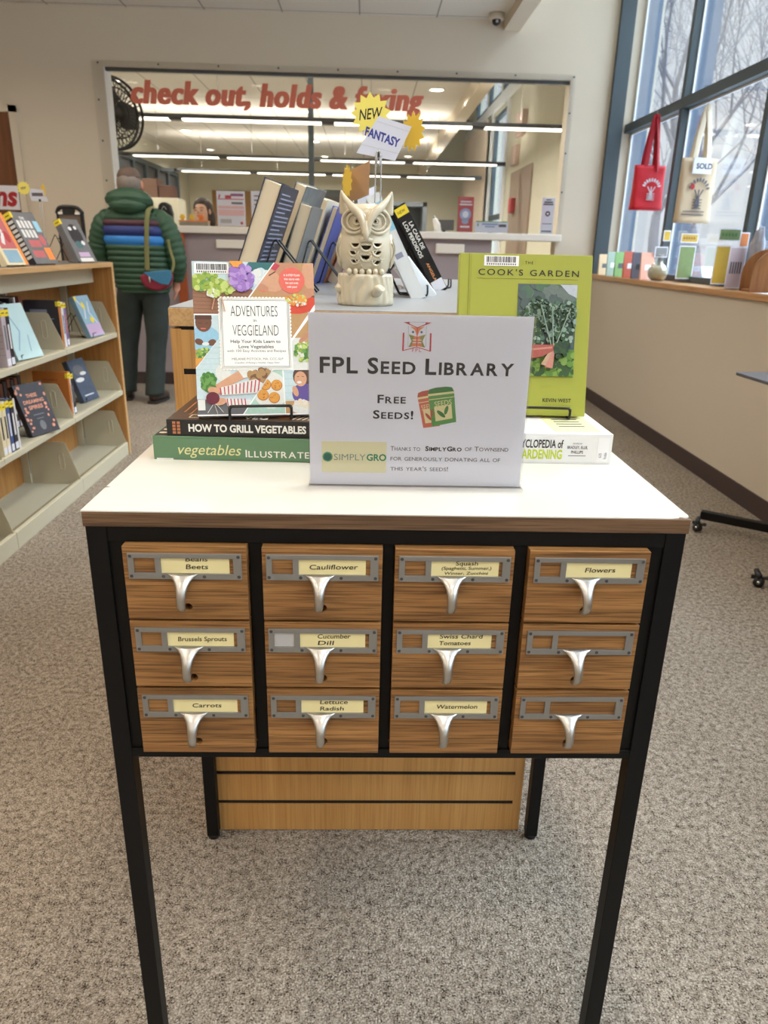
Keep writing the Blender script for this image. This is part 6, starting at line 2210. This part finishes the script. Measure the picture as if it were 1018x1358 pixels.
def skin_body(name, verts, edges, radii, levels, m, M):
    """one continuous figure grown from a skeleton"""
    me = bpy.data.meshes.new('skeleton')
    me.from_pydata([tuple(v) for v in verts], edges, [])
    ob = bpy.data.objects.new('skeleton', me); COL.objects.link(ob)
    md = ob.modifiers.new('skin', 'SKIN'); md.use_smooth_shade = True
    for i, r in enumerate(radii):
        r = r if isinstance(r, tuple) else (r, r)
        me.skin_vertices[0].data[i].radius = r
        me.skin_vertices[0].data[i].use_root = (i == 0)
    sb = ob.modifiers.new('sub', 'SUBSURF'); sb.levels = levels; sb.render_levels = levels
    dg = bpy.context.evaluated_depsgraph_get()
    out = bpy.data.meshes.new_from_object(ob.evaluated_get(dg))
    bpy.data.objects.remove(ob)
    out.name = name
    out.materials.clear(); out.materials.append(MATS[m])
    for p in out.polygons:
        p.use_smooth = True; p.material_index = 0
    o = bpy.data.objects.new(name, out); COL.objects.link(o)
    o.matrix_world = M
    return o


class Skel:
    def __init__(s):
        s.v, s.e, s.r = [], [], []

    def add(s, p, r, parent=None):
        s.v.append(p); s.r.append(r)
        if parent is not None:
            s.e.append((parent, len(s.v) - 1))
        return len(s.v) - 1

    def chain(s, parent, pts):
        for p, r in pts:
            parent = s.add(p, r, parent)
        return parent

    def hand(s, wrist, w, down, side, palm_n, k=1.0):
        """palm, five bent fingers; down = finger direction, side = towards the thumb"""
        w, down, side, pn = Vector(w), Vector(down).normalized(), Vector(side).normalized(), Vector(palm_n).normalized()
        pm = s.add(w + down * .045 * k, (.030 * k, .016 * k), wrist)
        kn = s.add(w + down * .080 * k, (.034 * k, .014 * k), pm)
        for i, (off, L) in enumerate([(.030, .068), (.011, .078), (-.009, .072), (-.028, .056)]):
            b0 = w + down * .088 * k + side * off * k
            s.chain(kn, [(b0, .0088 * k), (b0 + down * L * .5 * k + pn * .010 * k, .0080 * k), (b0 + down * L * .85 * k + pn * .028 * k, .0070 * k)])
        b0 = w + down * .03 * k + side * .030 * k
        s.chain(pm, [(b0, .011 * k), (b0 + down * .032 * k + side * .016 * k + pn * .008 * k, .0095 * k), (b0 + down * .058 * k + side * .016 * k + pn * .018 * k, .008 * k)])


def figure(joints, k=1.0):
    s = Skel()
    J = joints
    root = s.add(J['pelvis'], .125)
    sp = s.add(J['spine'], .12, root); ch = s.add(J['chest'], .135, sp); nb = s.add(J['neck'], .058, ch)
    nk = s.add(J['throat'], .052, nb)
    jw = s.add(J['jaw'], (.066, .072), nk); hd = s.add(J['head'], (.074, .088), jw); tp = s.add(J['crown'], (.062, .070), hd)
    for sd in ('l', 'r'):
        sh = s.add(J['sh_' + sd], .062, ch); el = s.add(J['el_' + sd], .043, sh); wr = s.add(J['wr_' + sd], .027, el)
        s.hand(wr, J['wr_' + sd], J['hand_dir_' + sd], J['thumb_' + sd], J['palm_' + sd], k)
        hp = s.add(J['hip_' + sd], .095, root); kn = s.add(J['kn_' + sd], .060, hp); an = s.add(J['an_' + sd], .042, kn); s.add(J['toe_' + sd], .034, an)
    return s


# --- shopper, seen from behind
mat('jk_green', (48, 86, 64), .55, bump=(25, .4), noise_=(18, .75)); mat('jk_navy', (34, 52, 118), .55); mat('jk_blue', (44, 128, 208), .55); mat('jk_maroon', (78, 44, 56), .55)
mat('camo', (54, 66, 64), .8, noise_=(9, .45), bump=(20, .5)); mat('hair_brown', (112, 94, 84), .7, noise_=(60, .7)); mat('hair_grey', (150, 140, 132), .7, noise_=(60, .7)); mat('shoe_brown', (72, 58, 48), .6); mat('shoe_sole', (40, 36, 34), .7)
mat('bag_maroon', (126, 28, 52), .6); mat('bag_blue', (58, 128, 170), .6, noise_=(40, .75)); mat('strap_olive', (116, 118, 74), .7)
PX, PY = -1.775, 5.12
J = dict(pelvis=(.025, 0, .93), spine=(.015, 0, 1.10), chest=(0, .0, 1.28), neck=(-.015, .015, 1.455), throat=(-.022, .025, 1.515), jaw=(-.022, .055, 1.575), head=(-.025, .035, 1.635), crown=(-.025, .03, 1.675),
         sh_l=(-.175, .0, 1.385), el_l=(-.270, .03, 1.12), wr_l=(-.19, .25, 1.04), hand_dir_l=(.3, .95, .1), thumb_l=(.2, 0, .95), palm_l=(.9, -.2, -.2),
         sh_r=(.165, .0, 1.385), el_r=(.275, -.01, 1.12), wr_r=(.262, .06, .945), hand_dir_r=(-.05, .12, -1), thumb_r=(-.1, 1, .1), palm_r=(-1, -.1, 0),
         hip_l=(-.085, 0, .88), kn_l=(-.150, .06, .48), an_l=(-.200, .06, .085), toe_l=(-.235, .19, .035),
         hip_r=(.110, 0, .88), kn_r=(.085, -.01, .48), an_r=(.055, -.05, .085), toe_r=(.085, .08, .035))
sk = figure(J)
man = skin_body('person', sk.v, sk.e, sk.r, 2, 'skin', Matrix.Translation((PX, PY, 0)))
tag(man, 'person seen from behind in green striped puffer jacket and dark trousers at the counter', 'person')
# hair: brown crown, grey sides and nape
b = B(m='hair_grey'); hc = Vector((-.025, .030, 1.640))
b.ball(hc + Vector((0, -.008, -.008)), .0865, .100, .094, 24, 16, fn=lambda p: 1 + .03 * noise.noise(p * 9) if (p.y < .55 and p.z > -.75) else .86)
b.build('hair', man, label='short grey hair at the sides')
b = B(m='hair_brown'); b.ball(hc + Vector((0, -.002, .022)), .084, .098, .080, 24, 14, fn=lambda p: (1 + .035 * noise.noise(p * 9)) if p.z > -.1 else .8)
b.build('hair', man, label='short brown hair on top')
for s in (-1, 1):
    b = B(m='skin'); b.ball(hc + Vector((s * .087, .012, -.025)), .013, .022, .034, 12, 10); b.build('ear', man)
b = B(m='jk_green')


SEAMS = [1.198 - .0405 * i for i in range(9, 0, -1)] + [1.198, 1.262, 1.330, 1.372, 1.412, 1.452, 1.492]


def quilt(z):
    for a, c in zip(SEAMS, SEAMS[1:]):
        if a <= z < c:
            return sin(pi * (z - a) / (c - a)) ** .5
    return .5


def torso_ring(z, rx, ry, cx, cy, n=64):
    q = .016 * (quilt(z) - .6)
    ring = []
    for k in range(n):
        a = 2 * pi * k / n
        ca, sa = cos(a), sin(a)
        e = .78
        w = 1 + .02 * noise.noise(Vector((ca * 3, sa * 3, z * 9)))
        ring.append((cx + (rx * w + q) * math.copysign(abs(ca) ** e, ca), cy + (ry * w + q) * math.copysign(abs(sa) ** e, sa), z))
    return ring


prof = [(.855, .178, .135, .03), (.90, .205, .150, .025), (1.0, .218, .158, .02), (1.10, .222, .160, .012), (1.20, .228, .160, .005), (1.30, .232, .158, -.002), (1.36, .226, .150, -.006), (1.405, .200, .135, -.010), (1.44, .150, .115, -.012), (1.475, .095, .09, -.016)]


def lerp_prof(z):
    for p, q in zip(prof, prof[1:]):
        if p[0] <= z <= q[0]:
            t = (z - p[0]) / (q[0] - p[0]); t = t
            return [p[i] + (q[i] - p[i]) * t for i in range(1, 4)]
    return prof[-1][1:]


zs_ = [.855 + .62 * i / 116 for i in range(117)]
rings = []
for z in zs_:
    rx, ry, cx = lerp_prof(min(z, 1.4749))
    rings.append(torso_ring(z, rx, ry, cx, .0))
b.loft(rings)
sl = {m: i for i, m in enumerate(('jk_green', 'jk_maroon', 'jk_navy', 'jk_blue'))}
for m in ('jk_maroon', 'jk_navy', 'jk_blue'):
    b.use(m)
for f in b.bm.faces:
    z = f.calc_center_median().z
    if 1.332 < z < 1.372: f.material_index = 1
    elif 1.262 < z <= 1.330: f.material_index = 2
    elif 1.198 < z <= 1.260: f.material_index = 3
b.build('jacket_body', man)


def sleeve(pts, rad, name):
    path = smooth_path(pts, 14)
    n_ = len(path)
    b = B(m='jk_green')
    L = [0]
    for a, c in zip(path, path[1:]):
        L.append(L[-1] + (c - a).length)
    rs = []
    for i in range(n_):
        f = L[i] / L[-1] * (len(rad) - 1)
        k = min(int(f), len(rad) - 2)
        rs.append(rad[k] + (rad[k + 1] - rad[k]) * (f - k) + .011 * (abs(sin(pi * L[i] / .043)) ** .55 - .6))
    b.tube(path, rs, 22); b.build(name, man)


sleeve([(-.130, .0, 1.395), (-.215, .0, 1.345), (-.275, .015, 1.22), (-.290, .03, 1.10), (-.255, .12, 1.05), (-.20, .225, 1.04)], [.075, .090, .085, .076, .070, .058], 'sleeve')
sleeve([(.115, .0, 1.395), (.205, .0, 1.345), (.262, .0, 1.22), (.290, -.005, 1.10), (.285, .02, 1.02), (.268, .05, .955)], [.075, .090, .085, .078, .070, .055], 'sleeve')
b = B(m='jk_green')


def hoodfn(p):
    return 1 + .05 * (abs(sin(p.z * 7.5 + 1.2 * p.x * p.x)) ** .6 - .5) + .04 * noise.noise(p * 3)


b.ball((-.015, -.060, 1.512), .170, .105, .078, 40, 28, fn=hoodfn)
b.ball((-.015, -.100, 1.468), .135, .078, .062, 36, 22, fn=hoodfn)
b.tube(smooth_path([(-.150, -.03, 1.500), (-.130, .06, 1.490), (-.08, .110, 1.475), (-.018, .125, 1.470), (.045, .110, 1.475), (.095, .06, 1.490), (.118, -.03, 1.500)], 6), .036, 14)
b.build('hood', man)
b = B(m='camo')


def leg_tube(b, pts, rad):
    path = smooth_path(pts, 8); n_ = len(path)
    rings = []
    for i, p in enumerate(path):
        f = i / (n_ - 1) * (len(rad) - 1); k = min(int(f), len(rad) - 2); r = rad[k] + (rad[k + 1] - rad[k]) * (f - k)
        rings.append([(p.x + r * cos(a) * (1 + .07 * noise.noise(Vector((cos(a) * 2, sin(a) * 2, p.z * 11)))), p.y + r * 1.08 * sin(a) * (1 + .07 * noise.noise(Vector((cos(a) * 2, sin(a) * 2, 5 + p.z * 11)))), p.z) for a in [2 * pi * j / 28 for j in range(28)]])
    b.loft(rings)


leg_tube(b, [(-.065, 0, .90), (-.085, 0, .80), (-.118, .03, .64), (-.150, .055, .46), (-.178, .06, .26), (-.200, .055, .07)], [.105, .108, .092, .078, .074, .076])
leg_tube(b, [(.095, 0, .90), (.105, 0, .80), (.102, -.005, .64), (.088, -.01, .46), (.070, -.035, .26), (.055, -.055, .07)], [.105, .108, .092, .078, .074, .076])
b.lathe([(.10, .80), (.150, .84), (.172, .88), (.175, .93), (.168, .97)], (.018, 0, 0), n=30, sx=1, sy=.76)
b.build('trousers', man)
for (x, y, a) in ((-.205, .065, .22), (.058, -.048, -.18)):
    T = Matrix.Translation((x, y, 0)) @ Matrix.Rotation(a, 4, 'Z')
    b = B(T, 'shoe_brown'); b.tube([(0, -.062, .045), (0, -.03, .058), (0, .05, .056), (0, .12, .042), (0, .185, .034), (0, .205, .030)], [.026, .042, .046, .044, .036, .020], 16, flat=.9)
    b.use('shoe_sole'); b.prism([(-.038, -.075), (.038, -.075), (.05, .06), (.046, .16), (.02, .212), (-.02, .212), (-.046, .16), (-.05, .06)], 0, .022)
    b.build('shoe', man)
# bag across the back
bag = thing('shoulder_bag', 'small maroon and blue shoulder bag on olive strap across the puffer jacket', 'bag', (PX + .20, PY - .21, .88))
b = B(m='bag_maroon')
T = Matrix.Rotation(radians(-6), 4, 'Y')
out = [(.118 * cos(a), .105 + (.105 * sin(a) if sin(a) < 0 else .035 * sin(a))) for a in [2 * pi * i / 28 for i in range(28)]]
b.prism(out, -.04, .04, T=T @ frame((0, 0, 0), (1, 0, 0), (0, 0, 1), (0, -1, 0))); b.build('body', bag, bevel=.022, seg=3)
b = B(m='bag_blue')
b.prism([(-.085, .140), (.118, .140), (.122, .085), (.085, .035), (.03, .045), (-.03, .085)], .036, .047, T=T @ frame((0, 0, 0), (1, 0, 0), (0, 0, 1), (0, -1, 0))); b.build('flap', bag, bevel=.006)
b = B(m='light_grey'); b.cyl((-.055, -.048, .10), (-.052, -.05, .06), .005, n=8); b.build('zip_pull', bag)
b = B(m='strap_olive')
b.tube(smooth_path([(-.085, .02, .135), (-.078, .03, .30), (-.070, .030, .40), (-.062, .045, .50), (-.055, .085, .565), (-.045, .16, .590)], 8), .018, 8, flat=.18, up=(0, 1, 0))
b.tube(smooth_path([(.100, .0, .130), (.115, .02, .20), (.085, .058, .29), (.075, .062, .36)], 6), .010, 8, flat=.25, up=(0, 1, 0))
b.build('strap', bag)

# --- staff member behind the counter, head and shoulders in view
mat('hair_dark', (52, 40, 38), .6, noise_=(50, .6)); mat('top_black', (34, 32, 38), .8); mat('lip', (170, 92, 88), .5); mat('eye_dark', (34, 26, 24), .3)
WX, WY = -1.675, 7.10
J2 = dict(pelvis=(0, 0, .88), spine=(0, 0, 1.03), chest=(0, 0, 1.20), neck=(0, .005, 1.365), throat=(0, -.005, 1.42), jaw=(0, -.040, 1.478), head=(0, -.012, 1.545), crown=(0, 0, 1.585),
          sh_l=(-.155, 0, 1.305), el_l=(-.22, .02, 1.05), wr_l=(-.16, -.20, 1.0), hand_dir_l=(.2, -1, 0), thumb_l=(.6, 0, .7), palm_l=(.3, 0, -.9),
          sh_r=(.155, 0, 1.305), el_r=(.22, .02, 1.05), wr_r=(.16, -.20, 1.0), hand_dir_r=(-.2, -1, 0), thumb_r=(-.6, 0, .7), palm_r=(-.3, 0, -.9),
          hip_l=(-.09, 0, .84), kn_l=(-.10, 0, .46), an_l=(-.10, .02, .08), toe_l=(-.11, -.12, .032),
          hip_r=(.09, 0, .84), kn_r=(.10, 0, .46), an_r=(.10, .02, .08), toe_r=(.11, -.12, .032))
sk = figure(J2)
MW = Matrix.Translation((WX, WY, .0)) @ Matrix.Rotation(radians(-14), 4, 'Z')
wom = skin_body('person', sk.v, sk.e, sk.r, 2, 'skin_light', MW)
tag(wom, 'person with dark tied-back hair looking down behind the counter', 'person')
h = Vector((0, -.012, 1.535))
b = B(m='hair_dark'); b.ball(h + Vector((0, .026, .016)), .098, .104, .104, 24, 16, fn=lambda p: (1 + .02 * noise.noise(p * 6)) if (p.y > -.35 or p.z > .45) else .80)
b.ball(h + Vector((.060, .06, -.085)), .05, .045, .10, 14, 10)
b.build('hair', wom)
for s in (-1, 1):
    b = B(m='eye_dark'); b.ball(h + Vector((s * .032, -.076, -.006)), .012, .006, .005, 10, 6); b.build('eye', wom)
    b = B(m='hair_dark'); b.tube([h + Vector((s * .018, -.081, .014)), h + Vector((s * .034, -.080, .020)), h + Vector((s * .05, -.070, .014))], .0035, 6); b.build('eyebrow', wom)
    b = B(m='skin_light'); b.ball(h + Vector((s * .083, .0, -.015)), .010, .018, .028, 10, 8); b.build('ear', wom)
b = B(m='skin_light'); b.tube([h + Vector((0, -.080, .004)), h + Vector((0, -.094, -.026)), h + Vector((0, -.084, -.034))], [.007, .013, .008], 10); b.build('nose', wom)
b = B(m='lip'); b.ball(h + Vector((0, -.083, -.058)), .022, .008, .006, 12, 6); b.build('mouth', wom)
b = B(m='top_black')
rings = []
for z, rx, ry in ((.80, .175, .125), (.95, .165, .118), (1.10, .180, .125), (1.22, .195, .128), (1.30, .185, .112), (1.345, .130, .092), (1.375, .075, .072)):
    rings.append([(rx * cos(a), ry * sin(a), z) for a in [2 * pi * k / 32 for k in range(32)]])
b.loft(rings)
for s in (-1, 1):
    b.tube(smooth_path([(s * .11, 0, 1.315), (s * .185, 0, 1.25), (s * .222, .015, 1.06), (s * .19, -.12, 1.01), (s * .165, -.18, 1.0)], 6), [.062] * 6 + [.058] * 6 + [.05] * 6 + [.042] * 7, 16)
b.build('top', wom)
b = B(m='black_plastic')
for s in (-1, 1):
    b.tube(smooth_path([(s * .085, 0, .86), (s * .10, 0, .46), (s * .10, .015, .06)], 8), [.112 - .003 * i for i in range(17)], 18)
b.build('trousers', wom)
for s in (-1, 1):
    b = B(m='shoe_sole'); b.tube([(s * .10, .06, .04), (s * .10, -.02, .05), (s * .112, -.15, .03)], [.035, .048, .03], 14); b.build('shoe', wom)
